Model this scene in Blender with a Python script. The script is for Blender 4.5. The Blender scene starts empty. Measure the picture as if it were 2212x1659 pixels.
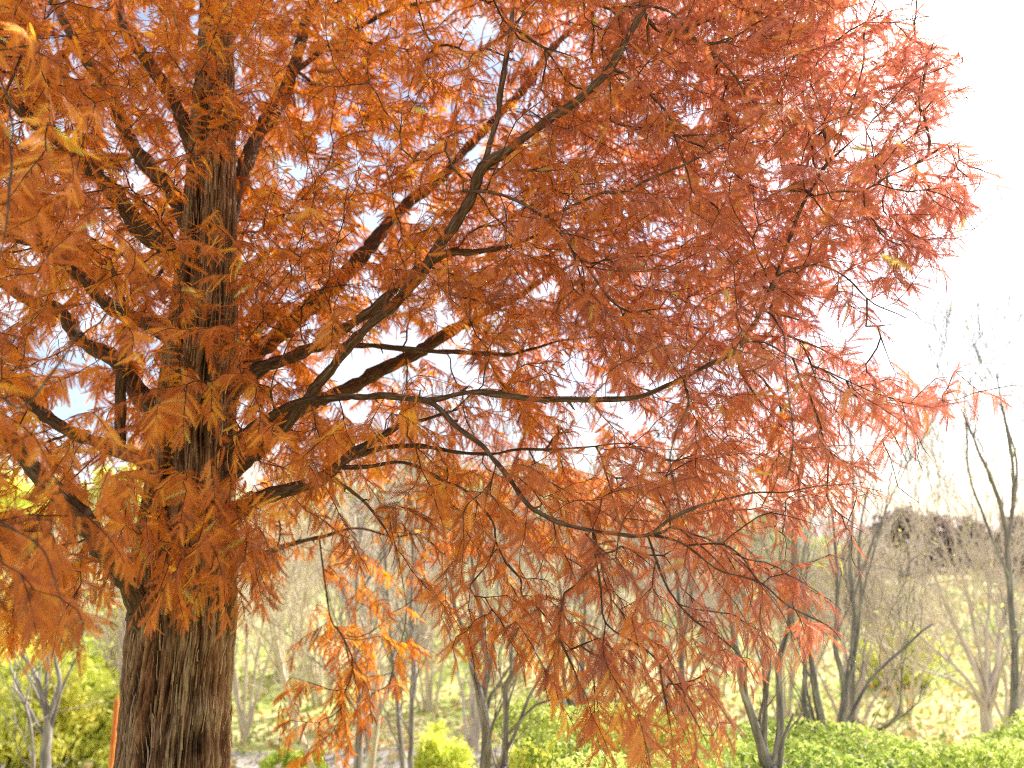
import bpy, math
import numpy as np

# ------------------------------------------------------------------ camera, sky, sun, exposure
SC = bpy.context.scene
COL = SC.collection
EYE, PITCH, FPX = 1.6, math.radians(13.0), 1597.0      # FPX: focal length for a 2212 px wide frame
cam_d = bpy.data.cameras.new("camera")
cam_d.sensor_width = 36.0
cam_d.lens = FPX / 2212.0 * 36.0
cam_d.clip_start, cam_d.clip_end = 0.05, 2000.0
cam_d.dof.use_dof = True
cam_d.dof.focus_distance = 2.65
cam_d.dof.aperture_fstop = 1.7
cam = bpy.data.objects.new("camera", cam_d)
cam.location = (0, 0, EYE)
cam.rotation_euler = (math.radians(90) + PITCH, 0, 0)
COL.objects.link(cam)
SC.camera = cam

SUN_EL, SUN_AZ = math.radians(42), math.radians(50)     # azimuth measured from the view axis (+Y) towards +X
W = bpy.data.worlds.new("World")
SC.world = W
W.use_nodes = True
wn, wl = W.node_tree.nodes, W.node_tree.links
wn.clear()
w_out = wn.new("ShaderNodeOutputWorld")
w_bg = wn.new("ShaderNodeBackground")
w_sky = wn.new("ShaderNodeTexSky")
w_sky.sky_type = 'NISHITA'
w_sky.sun_disc = False
w_sky.sun_elevation = SUN_EL
w_sky.sun_rotation = SUN_AZ
w_sky.air_density = 1.0
w_sky.dust_density = 2.6
w_sky.altitude = 50
w_tc = wn.new("ShaderNodeTexCoord")
w_map = wn.new("ShaderNodeMapping")
w_map.inputs['Scale'].default_value = (1, 1, 2.4)
w_noise = wn.new("ShaderNodeTexNoise")
w_noise.inputs['Scale'].default_value = 2.6
w_noise.inputs['Detail'].default_value = 7
w_ramp = wn.new("ShaderNodeValToRGB")
w_ramp.color_ramp.elements[0].position = 0.32
w_ramp.color_ramp.elements[1].position = 0.58
w_mix = wn.new("ShaderNodeMixRGB")
w_mix.blend_type = 'LIGHTEN'
w_mix.inputs['Color2'].default_value = (5.0, 5.4, 6.1, 1)    # thin bright cloud
wl.new(w_tc.outputs['Generated'], w_map.inputs['Vector'])
wl.new(w_map.outputs[0], w_noise.inputs['Vector'])
wl.new(w_noise.outputs['Fac'], w_ramp.inputs[0])
wl.new(w_ramp.outputs[0], w_mix.inputs['Fac'])
wl.new(w_sky.outputs[0], w_mix.inputs['Color1'])
wl.new(w_mix.outputs[0], w_bg.inputs['Color'])
w_bg.inputs['Strength'].default_value = 0.11
wl.new(w_bg.outputs[0], w_out.inputs['Surface'])

sd = bpy.data.lights.new("sun", 'SUN')
sd.energy = 5.0
sd.angle = math.radians(0.6)
sd.color = (1.0, 0.93, 0.82)
so = bpy.data.objects.new("sun", sd)
so.rotation_euler = (SUN_EL - math.radians(90), 0, -SUN_AZ)
COL.objects.link(so)

SC.view_settings.view_transform = 'Standard'
SC.view_settings.look = 'None'
SC.view_settings.exposure = 1.22
SC.view_settings.gamma = 1.0
SC.render.engine = 'CYCLES'
SC.cycles.max_bounces = 8
SC.cycles.diffuse_bounces = 5
SC.cycles.transmission_bounces = 5
SC.cycles.use_denoising = False
SC.cycles.filter_width = 1.1

# ------------------------------------------------------------------ helpers
rng = np.random.default_rng(11)
CAMP = np.array([0, 0, EYE])
cp, sp = math.cos(PITCH), math.sin(PITCH)

def P(px, py, d):
    """photo position (2212 px wide frame) at distance d along the ground axis -> world point"""
    px, py, d = np.asarray(px, float), np.asarray(py, float), np.asarray(d, float)
    u, v = (px - 1106) / FPX, (829.5 - py) / FPX
    y = cp - v * sp
    z = sp + v * cp
    return np.stack([u / y * d, d, EYE + z / y * d], -1)

def proj(p):
    q = p - CAMP
    f = q[..., 1] * cp + q[..., 2] * sp
    up = -q[..., 1] * sp + q[..., 2] * cp
    return 1106 + FPX * q[..., 0] / f, 829.5 - FPX * up / f, f

def nrm(a):
    return a / np.maximum(np.linalg.norm(a, axis=-1, keepdims=True), 1e-9)

def mesh_obj(name, verts, faces, mat, parent=None, attrs=None, smooth=False):
    """faces: list of int arrays (n,3) or (n,4)"""
    me = bpy.data.meshes.new(name)
    verts = np.asarray(verts, np.float32)
    me.vertices.add(len(verts))
    me.vertices.foreach_set("co", verts.ravel())
    faces = [f for f in faces if len(f)]
    flat = np.concatenate([f.ravel() for f in faces]).astype(np.int32)
    cnt = np.concatenate([np.full(len(f), f.shape[1], np.int32) for f in faces])
    start = np.concatenate([[0], np.cumsum(cnt)[:-1]]).astype(np.int32)
    me.loops.add(len(flat))
    me.loops.foreach_set("vertex_index", flat)
    me.polygons.add(len(cnt))
    me.polygons.foreach_set("loop_start", start)
    me.polygons.foreach_set("use_smooth", np.full(len(cnt), smooth, bool))
    for k, (ty, arr) in (attrs or {}).items():
        a = me.attributes.new(k, ty, 'POINT')
        a.data.foreach_set("vector" if ty == 'FLOAT_VECTOR' else "value", np.asarray(arr, np.float32).ravel())
    me.update(calc_edges=True)
    me.materials.append(mat)
    o = bpy.data.objects.new(name, me)
    COL.objects.link(o)
    if parent is not None:
        o.parent = parent
    return o

def empty(name, loc):
    o = bpy.data.objects.new(name, None)
    o.location = loc
    o.empty_display_size = 0.2
    COL.objects.link(o)
    return o

def tag(o, label=None, cat=None, group=None, kind=None):
    if label: o["label"] = label
    if cat: o["category"] = cat
    if group: o["group"] = group
    if kind: o["kind"] = kind
    return o

def to_local(o, verts):
    return np.asarray(verts) - np.array(o.location)

def catmull(pts, step):
    pts = np.asarray(pts, float)
    if len(pts) == 2:
        n = max(2, int(np.linalg.norm(pts[1, :3] - pts[0, :3]) / step) + 1)
        t = np.linspace(0, 1, n)[:, None]
        return pts[0] * (1 - t) + pts[1] * t
    ext = np.vstack([2 * pts[0] - pts[1], pts, 2 * pts[-1] - pts[-2]])
    out = []
    for i in range(1, len(ext) - 2):
        p0, p1, p2, p3 = ext[i - 1:i + 3]
        n = max(2, int(np.linalg.norm(p2[:3] - p1[:3]) / step) + 1)
        t = np.linspace(0, 1, n, endpoint=False)[:, None]
        out.append(0.5 * (2 * p1 + (p2 - p0) * t + (2 * p0 - 5 * p1 + 4 * p2 - p3) * t ** 2 + (3 * p1 - p0 - 3 * p2 + p3) * t ** 3))
    out.append(ext[-2][None])
    return np.vstack(out)

def tube_mesh(paths, sides=5):
    """paths: list of (pts (k,3), radii (k,)) -> verts, quads, bark coordinate"""
    groups = {}
    for pts, r in paths:
        groups.setdefault(len(pts), []).append((pts, r))
    V, Q, A, base = [], [], [], 0
    th = np.linspace(0, 2 * np.pi, sides, endpoint=False)
    for k, lst in groups.items():
        if k < 2:
            continue
        p = np.array([a for a, _ in lst]); r = np.array([b for _, b in lst])
        t = nrm(np.gradient(p, axis=1))
        main = nrm(p[:, -1] - p[:, 0] + 1e-6)
        ref = np.where(np.abs(main[:, 2:3]) > 0.7, [[1., 0.17, 0]], [[0.13, 0, 1.]])
        ref = nrm(ref - (ref * main).sum(-1, keepdims=True) * main)[:, None]
        a = nrm(np.cross(t, np.broadcast_to(ref, t.shape)))
        b = np.cross(a, t)
        ring = a[:, :, None] * np.cos(th)[None, None, :, None] + b[:, :, None] * np.sin(th)[None, None, :, None]
        v = p[:, :, None] + ring * r[:, :, None, None]
        n = len(lst)
        ln = np.concatenate([np.zeros((n, 1)), np.cumsum(np.linalg.norm(np.diff(p, axis=1), axis=-1), 1)], 1)
        off = rng.random((n, 1)) * 50
        rr = np.maximum(r, 0.004)
        bark = np.stack([np.cos(th)[None, None] * rr[:, :, None] + off[:, :, None],
                         np.sin(th)[None, None] * rr[:, :, None] + 0 * off[:, :, None],
                         np.broadcast_to((ln * 0.12)[:, :, None], v.shape[:3])], -1)
        idx = base + np.arange(n * k * sides).reshape(n, k, sides)
        i0, i1 = idx[:, :-1], idx[:, 1:]
        q = np.stack([i0, np.roll(i0, -1, 2), np.roll(i1, -1, 2), i1], -1).reshape(-1, 4)
        V.append(v.reshape(-1, 3)); Q.append(q); A.append(bark.reshape(-1, 3))
        base += n * k * sides
    return np.vstack(V), np.vstack(Q), np.vstack(A)

def tube_obj(name, paths, mat, parent, sides=5):
    v, q, a = tube_mesh(paths, sides)
    if parent is not None:
        v = to_local(parent, v)
    return mesh_obj(name, v, [q], mat, parent, {"bark": ('FLOAT_VECTOR', a)}, smooth=True)

# ------------------------------------------------------------------ materials
def new_mat(name):
    m = bpy.data.materials.new(name)
    m.use_nodes = True
    n, l = m.node_tree.nodes, m.node_tree.links
    n.clear()
    out = n.new("ShaderNodeOutputMaterial")
    return m, n, l, out

def ramp(n, stops):
    r = n.new("ShaderNodeValToRGB")
    e = r.color_ramp.elements
    while len(e) < len(stops):
        e.new(0.5)
    for i, (p, c) in enumerate(stops):
        e[i].position = p
        e[i].color = (*c, 1)
    return r

def leaf_mat(name, stops, haze_red=None, trans=0.45, tscale=1.25):
    m, n, l, out = new_mat(name)
    at = n.new("ShaderNodeAttribute"); at.attribute_name = "tint"
    r = ramp(n, stops)
    l.new(at.outputs['Fac'], r.inputs[0])
    col = r.outputs[0]
    if haze_red:
        ar = n.new("ShaderNodeAttribute"); ar.attribute_name = "haze_red"
        mx = n.new("ShaderNodeMixRGB"); mx.inputs['Color2'].default_value = (*haze_red, 1)
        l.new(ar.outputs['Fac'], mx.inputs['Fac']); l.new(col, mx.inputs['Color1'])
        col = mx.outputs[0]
    pr = n.new("ShaderNodeBsdfPrincipled")
    pr.inputs['Roughness'].default_value = 0.5
    pr.inputs['Specular IOR Level'].default_value = 0.3
    l.new(col, pr.inputs['Base Color'])
    tr = n.new("ShaderNodeBsdfTranslucent")
    hs = n.new("ShaderNodeHueSaturation"); hs.inputs['Value'].default_value = tscale; hs.inputs['Saturation'].default_value = 1.05
    l.new(col, hs.inputs['Color']); l.new(hs.outputs[0], tr.inputs['Color'])
    ms = n.new("ShaderNodeMixShader"); ms.inputs[0].default_value = trans
    l.new(pr.outputs[0], ms.inputs[1]); l.new(tr.outputs[0], ms.inputs[2]); l.new(ms.outputs[0], out.inputs[0])
    return m

def bark_mat(name, stops, scale=60, bump=0.5, dist=0.01, attr="bark"):
    m, n, l, out = new_mat(name)
    at = n.new("ShaderNodeAttribute"); at.attribute_name = attr
    nz = n.new("ShaderNodeTexNoise"); nz.inputs['Scale'].default_value = scale; nz.inputs['Detail'].default_value = 6
    nz.inputs['Roughness'].default_value = 0.65
    l.new(at.outputs['Vector'], nz.inputs['Vector'])
    n2 = n.new("ShaderNodeTexNoise"); n2.inputs['Scale'].default_value = scale * 0.13; n2.inputs['Detail'].default_value = 3
    l.new(at.outputs['Vector'], n2.inputs['Vector'])
    ad = n.new("ShaderNodeMath"); ad.operation = 'MULTIPLY_ADD'; ad.inputs[1].default_value = 0.35
    sb = n.new("ShaderNodeMath"); sb.operation = 'SUBTRACT'; sb.inputs[1].default_value = 0.5
    l.new(n2.outputs['Fac'], sb.inputs[0]); l.new(sb.outputs[0], ad.inputs[0]); l.new(nz.outputs['Fac'], ad.inputs[2])
    r = ramp(n, stops)
    l.new(ad.outputs[0], r.inputs[0])
    pr = n.new("ShaderNodeBsdfPrincipled"); pr.inputs['Roughness'].default_value = 0.85
    pr.inputs['Specular IOR Level'].default_value = 0.2
    l.new(r.outputs[0], pr.inputs['Base Color'])
    bp = n.new("ShaderNodeBump"); bp.inputs['Strength'].default_value = bump; bp.inputs['Distance'].default_value = dist
    l.new(nz.outputs['Fac'], bp.inputs['Height']); l.new(bp.outputs[0], pr.inputs['Normal'])
    l.new(pr.outputs[0], out.inputs[0])
    return m

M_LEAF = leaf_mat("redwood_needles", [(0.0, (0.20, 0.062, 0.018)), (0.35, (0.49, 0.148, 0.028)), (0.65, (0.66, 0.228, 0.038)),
                                      (0.88, (0.84, 0.42, 0.05)), (0.97, (0.55, 0.45, 0.12))], haze_red=(0.46, 0.150, 0.125), trans=0.42, tscale=1.25)
M_LIMB = bark_mat("limb_bark", [(0.28, (0.018, 0.010, 0.007)), (0.46, (0.075, 0.038, 0.024)), (0.58, (0.13, 0.075, 0.050)), (0.74, (0.27, 0.20, 0.15))], 130, 1.0)
M_TWIG = bark_mat("twig_bark", [(0.30, (0.10, 0.07, 0.055)), (0.5, (0.20, 0.15, 0.12)), (0.75, (0.36, 0.30, 0.25))], 90, 0.3)

# trunk bark: stored strip height drives the colour
def trunk_mat():
    m, n, l, out = new_mat("trunk_bark")
    ah = n.new("ShaderNodeAttribute"); ah.attribute_name = "strip"
    ab = n.new("ShaderNodeAttribute"); ab.attribute_name = "bark"
    nz = n.new("ShaderNodeTexNoise"); nz.inputs['Scale'].default_value = 240; nz.inputs['Detail'].default_value = 6; nz.inputs['Roughness'].default_value = 0.7
    l.new(ab.outputs['Vector'], nz.inputs['Vector'])
    big = n.new("ShaderNodeTexNoise"); big.inputs['Scale'].default_value = 13; big.inputs['Detail'].default_value = 3
    l.new(ab.outputs['Vector'], big.inputs['Vector'])
    mm = n.new("ShaderNodeMath"); mm.operation = 'MULTIPLY_ADD'; mm.inputs[1].default_value = 0.9
    s1 = n.new("ShaderNodeMath"); s1.operation = 'SUBTRACT'; s1.inputs[1].default_value = 0.5
    l.new(nz.outputs['Fac'], s1.inputs[0]); l.new(s1.outputs[0], mm.inputs[0]); l.new(ah.outputs['Fac'], mm.inputs[2])
    ra = ramp(n, [(0.08, (0.012, 0.007, 0.005)), (0.36, (0.10, 0.042, 0.022)), (0.60, (0.23, 0.11, 0.062)), (0.92, (0.42, 0.29, 0.19))])
    rb = ramp(n, [(0.10, (0.008, 0.006, 0.004)), (0.36, (0.062, 0.036, 0.022)), (0.60, (0.15, 0.092, 0.056)), (0.92, (0.33, 0.24, 0.16))])
    l.new(mm.outputs[0], ra.inputs[0]); l.new(mm.outputs[0], rb.inputs[0])
    rf = ramp(n, [(0.36, (0, 0, 0)), (0.72, (1, 1, 1))])
    l.new(big.outputs['Fac'], rf.inputs[0])
    mx = n.new("ShaderNodeMixRGB"); l.new(rf.outputs[0], mx.inputs['Fac']); l.new(ra.outputs[0], mx.inputs['Color1']); l.new(rb.outputs[0], mx.inputs['Color2'])
    pr = n.new("ShaderNodeBsdfPrincipled"); pr.inputs['Roughness'].default_value = 0.9; pr.inputs['Specular IOR Level'].default_value = 0.15
    l.new(mx.outputs[0], pr.inputs['Base Color'])
    bp = n.new("ShaderNodeBump"); bp.inputs['Strength'].default_value = 0.9; bp.inputs['Distance'].default_value = 0.008
    l.new(nz.outputs['Fac'], bp.inputs['Height']); l.new(bp.outputs[0], pr.inputs['Normal'])
    l.new(pr.outputs[0], out.inputs[0])
    return m
M_TRUNK = trunk_mat()

def ground_mat(name, stops, s1, s2, bump=0.03):
    m, n, l, out = new_mat(name)
    tc = n.new("ShaderNodeTexCoord")
    a = n.new("ShaderNodeTexNoise"); a.inputs['Scale'].default_value = s1; a.inputs['Detail'].default_value = 5; a.inputs['Roughness'].default_value = 0.6
    b = n.new("ShaderNodeTexNoise"); b.inputs['Scale'].default_value = s2; b.inputs['Detail'].default_value = 4; b.inputs['Roughness'].default_value = 0.7
    l.new(tc.outputs['Object'], a.inputs['Vector']); l.new(tc.outputs['Object'], b.inputs['Vector'])
    ad = n.new("ShaderNodeMath"); ad.operation = 'ADD'
    ml = n.new("ShaderNodeMath"); ml.operation = 'MULTIPLY'; ml.inputs[1].default_value = 0.5
    l.new(a.outputs['Fac'], ad.inputs[0]); l.new(b.outputs['Fac'], ad.inputs[1]); l.new(ad.outputs[0], ml.inputs[0])
    r = ramp(n, stops); l.new(ml.outputs[0], r.inputs[0])
    pr = n.new("ShaderNodeBsdfPrincipled"); pr.inputs['Roughness'].default_value = 0.95; pr.inputs['Specular IOR Level'].default_value = 0.1
    l.new(r.outputs[0], pr.inputs['Base Color'])
    bp = n.new("ShaderNodeBump"); bp.inputs['Strength'].default_value = 0.8; bp.inputs['Distance'].default_value = bump
    l.new(b.outputs['Fac'], bp.inputs['Height']); l.new(bp.outputs[0], pr.inputs['Normal'])
    l.new(pr.outputs[0], out.inputs[0])
    return m

# ------------------------------------------------------------------ terrain
def sstep(x, a, b):
    t = np.clip((x - a) / (b - a), 0, 1)
    return t * t * (3 - 2 * t)

def ground_h(x, y):
    side = 1 - 0.62 * sstep(x / np.maximum(y, 1), -0.05, 0.5)
    h = -0.95 * sstep(y, 2.2, 5.0) + sstep(y, 9, 44) * 6.1 * side
    h = h + sstep(y, 5, 20) * (0.25 * np.sin(x * 0.7 + 1) * np.cos(y * 0.45) + 0.12 * np.sin(x * 1.9 + y))
    h = h - sstep(y, 60, 200) * 1.5
    return h

gx = np.concatenate([np.linspace(-400, -40, 30, endpoint=False), np.linspace(-40, 40, 161), np.linspace(42, 400, 30)])
gy = np.concatenate([np.linspace(-400, -10, 20, endpoint=False), np.linspace(-10, 60, 176), np.linspace(63, 900, 50)])
GX, GY = np.meshgrid(gx, gy, indexing='ij')
GZ = ground_h(GX, GY)
idx = np.arange(GX.size).reshape(GX.shape)
gq = np.stack([idx[:-1, :-1], idx[1:, :-1], idx[1:, 1:], idx[:-1, 1:]], -1).reshape(-1, 4)
M_GROUND = ground_mat("autumn_grass", [(0.34, (0.14, 0.20, 0.05)), (0.44, (0.33, 0.40, 0.10)), (0.50, (0.47, 0.47, 0.20)), (0.57, (0.58, 0.50, 0.30)), (0.66, (0.52, 0.30, 0.12))], 0.35, 3.2)
g = mesh_obj("ground", np.stack([GX, GY, GZ], -1).reshape(-1, 3), [gq], M_GROUND, smooth=True)
tag(g, "sloping autumn grass and leaf litter behind the orange tree", kind='structure')

M_PATH = ground_mat("path_gravel", [(0.35, (0.22, 0.20, 0.19)), (0.6, (0.38, 0.35, 0.34))], 2, 60, 0.01)
px_ = np.linspace(-14, 5, 60)
pc = 9.9 + 0.35 * np.sin(px_ * 0.4) - 0.05 * px_
wv = np.linspace(-0.8, 0.8, 9)
PX, PWV = np.meshgrid(px_, wv, indexing='ij')
PY = pc[:, None] + PWV
pidx = np.arange(PX.size).reshape(PX.shape)
pq = np.stack([pidx[:-1, :-1], pidx[1:, :-1], pidx[1:, 1:], pidx[:-1, 1:]], -1).reshape(-1, 4)
pz = ground_h(PX, PY) + 0.02
o = mesh_obj("path", np.stack([PX, PY, pz], -1).reshape(-1, 3), [pq], M_PATH)
tag(o, "narrow grey gravel path beyond the big trunk", kind='structure')

# ------------------------------------------------------------------ leaf clumps (background shrubs, ground cover)
def leaf_quads(cent, size, tint, flat=0.0):
    """cent (n,3), size (n,), random leaf-shaped quads"""
    n = len(cent)
    d = nrm(rng.normal(size=(n, 3)) * [1, 1, 1 - 0.5 * flat])
    e = nrm(np.cross(d, rng.normal(size=(n, 3))))
    s = size[:, None]
    v = np.stack([cent - d * s, cent + e * s * 0.45, cent + d * s, cent - e * s * 0.45], 1)
    return v.reshape(-1, 3), np.arange(n * 4).reshape(n, 4), np.repeat(tint, 4)

M_YG = leaf_mat("yellow_green_leaves", [(0.0, (0.30, 0.40, 0.08)), (0.35, (0.60, 0.68, 0.14)), (0.7, (0.85, 0.80, 0.22)), (1.0, (0.88, 0.68, 0.28))], trans=0.4)
M_GREEN = leaf_mat("ground_cover_leaves", [(0.0, (0.05, 0.11, 0.04)), (0.3, (0.22, 0.31, 0.07)), (0.65, (0.44, 0.52, 0.13)), (1.0, (0.64, 0.68, 0.24))], trans=0.4)
M_BROWN = leaf_mat("brown_leaves", [(0.0, (0.09, 0.055, 0.055)), (0.5, (0.19, 0.125, 0.12)), (1.0, (0.36, 0.26, 0.21))], trans=0.25)
M_DKGREEN = leaf_mat("green_leaves", [(0.0, (0.10, 0.18, 0.05)), (0.5, (0.30, 0.46, 0.08)), (1.0, (0.58, 0.62, 0.14))], trans=0.35)

def blob_points(n, c, r, clumps, csize):
    cc = nrm(rng.normal(size=(clumps, 3))) * (rng.random((clumps, 1)) ** 0.45)
    cc = cc * r
    k = rng.integers(0, clumps, n)
    p = cc[k] + rng.normal(size=(n, 3)) * csize
    return c + p, (k % 97) / 97.0

def shrub(name, label, cat, px, pyc, d, wpx, hpx, mat, n, leaf, tint0, tint1, group, trunkm):
    """leafy bush or small tree: crown centred at a photo position, stems down to the ground"""
    c = P(px, pyc, d)
    w, h = wpx / FPX * d / 2, hpx / FPX * d / 2
    gz = float(ground_h(c[0], c[1]))
    root = empty(name, (c[0], c[1], gz))
    pts, ck = blob_points(n, c, np.array([w, w * 0.8, h]), 34, min(w, h) * 0.16)
    t = tint0 + (tint1 - tint0) * np.clip(0.5 * ck + 0.5 * rng.random(n), 0, 1)
    v, q, tt = leaf_quads(pts, leaf * (0.6 + 0.8 * rng.random(n)), t)
    mesh_obj("crown", to_local(root, v), [q], mat, root, {"tint": ('FLOAT', tt)})
    paths = []
    for i in range(9):
        e = c + rng.normal(size=3) * [w * 0.5, w * 0.4, h * 0.5]
        b = np.array([c[0] + rng.normal() * 0.08, c[1] + rng.normal() * 0.08, gz - 0.1])
        mid = (b + e) / 2 + rng.normal(size=3) * 0.12 * w
        paths.append((catmull([b, mid, e], np.linalg.norm(e - b) / 8)[:14], None))
    paths = [(p, np.linspace(0.035, 0.008, len(p)) * max(w, 0.5)) for p, _ in paths]
    tube_obj("trunk", paths, trunkm, root, 5)
    tag(root, label, cat, group)
    return root

M_GREY = bark_mat("grey_bark", [(0.3, (0.09, 0.08, 0.078)), (0.5, (0.22, 0.195, 0.185)), (0.7, (0.46, 0.42, 0.39))], 40, 0.4)
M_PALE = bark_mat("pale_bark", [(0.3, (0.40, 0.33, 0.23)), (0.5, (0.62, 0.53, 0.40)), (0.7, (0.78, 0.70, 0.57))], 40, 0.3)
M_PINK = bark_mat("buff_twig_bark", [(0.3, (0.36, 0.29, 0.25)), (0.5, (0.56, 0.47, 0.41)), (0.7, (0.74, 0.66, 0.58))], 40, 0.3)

# ------------------------------------------------------------------ bare trees
def grow(paths, n, lmin, lmax, spread, up, level_r=0.45, pts=5, tfrom=0.25, droop=0.0):
    """new side shoots from random places on existing paths"""
    out = []
    L = np.array([np.linalg.norm(p[-1] - p[0]) + 1e-3 for p, _ in paths])
    pick = rng.choice(len(paths), n, p=L / L.sum())
    for i in pick:
        p, r = paths[i]
        t = tfrom + (1 - tfrom) * rng.random() ** 0.8
        f = t * (len(p) - 1); k = min(int(f), len(p) - 2); f -= k
        s = p[k] * (1 - f) + p[k + 1] * f
        tan = nrm(p[k + 1] - p[k])
        rad = (r[k] * (1 - f) + r[k + 1] * f) * level_r
        dirn = nrm(tan + rng.normal(size=3) * spread + np.array([0, 0, up]))
        ln = lmin + (lmax - lmin) * rng.random()
        q = [s]
        dd = dirn
        for j in range(pts - 1):
            dd = nrm(dd + rng.normal(size=3) * 0.13 + np.array([0, 0, 0.10 * up - droop]))
            q.append(q[-1] + dd * ln / (pts - 1))
        out.append((np.array(q), np.linspace(max(rad, 0.0022), max(rad * 0.3, 0.0012), pts)))
    return out

def bare_tree(label, d, stems, mat, n1=14, n2=60, n3=160, size=1.0, spread=0.35, up=0.35, group=None, cat="bare tree", buds=0, name="bare_tree"):
    """stems: list of polylines [(px,py,wpx[,ddepth])...]; the first starts at the base and runs on down to the ground"""
    paths = []
    first = None
    for si, st in enumerate(stems):
        pts = []
        for q in st:
            dd = d + (q[3] if len(q) > 3 else 0)
            p = P(q[0], q[1], dd)
            pts.append([*p, q[2] * 0.78 / FPX * dd / 2])
        pts = np.array(pts)
        if si == 0:
            b = pts[0].copy()
            gz = float(ground_h(b[0], b[1]))
            if b[2] > gz:
                pts = np.vstack([[b[0] + 0.02, b[1], gz - 0.15, b[3] * 1.25], pts])
            first = (b[0], b[1], gz)
        c = catmull(pts, 0.12)
        c[:, :3] += np.cumsum(rng.normal(size=(len(c), 3)) * 0.004, 0) * (np.arange(len(c)) > 1)[:, None]
        paths.append((c[:, :3], np.maximum(c[:, 3], 0.003)))
    root = empty(name, first)
    tube_obj("trunk", paths, mat, root, 9)
    l1 = grow(paths, n1, 0.4 * size, 0.9 * size, spread, up, pts=7)
    tips = [(p[-3:], r[-3:]) for p, r in paths]
    l1 += grow(tips, max(4, n1 // 3), 0.5 * size, 1.1 * size, spread * 0.7, up, level_r=0.8, pts=7)
    l2 = grow(l1, n2, 0.25 * size, 0.6 * size, spread, up * 0.8, pts=5)
    l3 = grow(l2 + l1, int(n3 * 1.5), 0.10 * size, 0.32 * size, spread * 1.1, up * 0.6, pts=4)
    rm = 0.00033 * d
    tube_obj("twigs", [(p, np.maximum(r, rm)) for p, r in l1 + l2 + l3], mat, root, 4)
    if buds:
        tips = np.array([p[-1] for p, _ in l3])[:buds]
        v, q, tt = leaf_quads(tips, 0.012 + 0.012 * rng.random(len(tips)), rng.random(len(tips)))
        mesh_obj("leaves", to_local(root, v), [q], M_YG, root, {"tint": ('FLOAT', tt)})
    tag(root, label, cat, group)
    return root

G_BT = "bare young trees around the orange tree"
bare_tree("forked grey tree with low V fork right of the hanging orange sprays", 4.6,
    [[(1680, 1700, 46), (1666, 1659, 42), (1649, 1604, 26), (1625, 1541, 22), (1607, 1493, 20), (1597, 1430, 16), (1583, 1343, 14), (1572, 1274, 13), (1552, 1198, 11), (1543, 1120, 8)],
     [(1672, 1650, 26), (1684, 1604, 22), (1687, 1534, 19), (1684, 1430, 16), (1701, 1361, 14), (1708, 1257, 15), (1711, 1170, 17), (1701, 1150, 16), (1684, 1111, 9), (1672, 1060, 7)],
     [(1703, 1155, 12), (1722, 1128, 10), (1726, 1083, 9), (1728, 1020, 7)],
     [(1649, 1604, 12), (1652, 1500, 10), (1642, 1400, 8)]],
    M_GREY, 16, 50, 120, 0.7, 0.3, 0.5, G_BT)
bare_tree("many-stemmed grey tree rising from the green ground cover", 6.0,
    [[(1784, 1680, 40), (1781, 1640, 36), (1777, 1586, 24), (1757, 1500, 19), (1750, 1430, 14), (1745, 1380, 12), (1735, 1300, 9)],
     [(1782, 1640, 20), (1750, 1569, 15), (1736, 1500, 13), (1739, 1430, 11), (1720, 1360, 8)],
     [(1786, 1640, 22), (1805, 1604, 19), (1822, 1517, 18), (1819, 1465, 17), (1802, 1413, 13), (1800, 1340, 11), (1805, 1257, 8), (1798, 1160, 7), (1791, 1083, 5)],
     [(1822, 1500, 10), (1850, 1400, 9), (1862, 1300, 7), (1858, 1180, 6), (1875, 1060, 4)],
     [(1800, 1650, 12), (1861, 1597, 9), (1930, 1562, 7, -.3), (1947, 1517, 5, -.3), (1950, 1440, 4, -.3)],
     [(1815, 1600, 9), (1880, 1470, 8), (1960, 1400, 7), (2020, 1350, 5)]],
    M_GREY, 26, 110, 240, 1.0, 0.4, 0.4, G_BT, buds=40)
bare_tree("dense fan-shaped buff tree with slim trunk, in front of the brown wood", 8.0,
    [[(2145, 1700, 42), (2140, 1620, 36), (2134, 1534, 28), (2136, 1493, 26), (2156, 1440, 15), (2163, 1378, 12), (2180, 1326, 9), (2190, 1240, 6)],
     [(2133, 1520, 16), (2100, 1430, 12), (2060, 1340, 9), (2020, 1240, 6), (2000, 1180, 4)],
     [(2134, 1500, 14), (2115, 1400, 10), (2095, 1300, 8), (2070, 1200, 5), (2060, 1140, 3)],
     [(2132, 1530, 13), (2070, 1450, 10), (2000, 1390, 8), (1940, 1330, 6), (1900, 1290, 4)],
     [(2134, 1510, 12), (2130, 1400, 10), (2140, 1300, 7), (2130, 1200, 5), (2120, 1150, 3)],
     [(2133, 1540, 11), (2080, 1480, 8), (2010, 1450, 6), (1950, 1430, 4)]],
    M_PINK, 60, 300, 700, 1.25, 0.28, 0.35, G_BT, buds=60)
bare_tree("dark bare tree with tall thin upright shoots at the frame's right edge", 6.2,
    [[(2205, 1700, 26), (2196, 1600, 22), (2188, 1500, 19), (2188, 1380, 17), (2180, 1280, 15), (2176, 1180, 13), (2159, 1090, 11), (2140, 1030, 9), (2121, 983, 7), (2100, 930, 6), (2086, 896, 5), (2060, 850, 4), (2050, 832, 3)],
     [(2176, 1180, 10), (2190, 1080, 9), (2180, 960, 7), (2165, 880, 5), (2152, 812, 3)],
     [(2180, 1250, 9), (2130, 1120, 7), (2095, 1020, 5), (2082, 900, 4), (2075, 800, 2)],
     [(2185, 1120, 8), (2200, 1000, 6), (2180, 920, 5), (2170, 860, 3)]],
    M_GREY, 26, 110, 260, 0.9, 0.3, 0.55, G_BT, buds=120)
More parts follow.
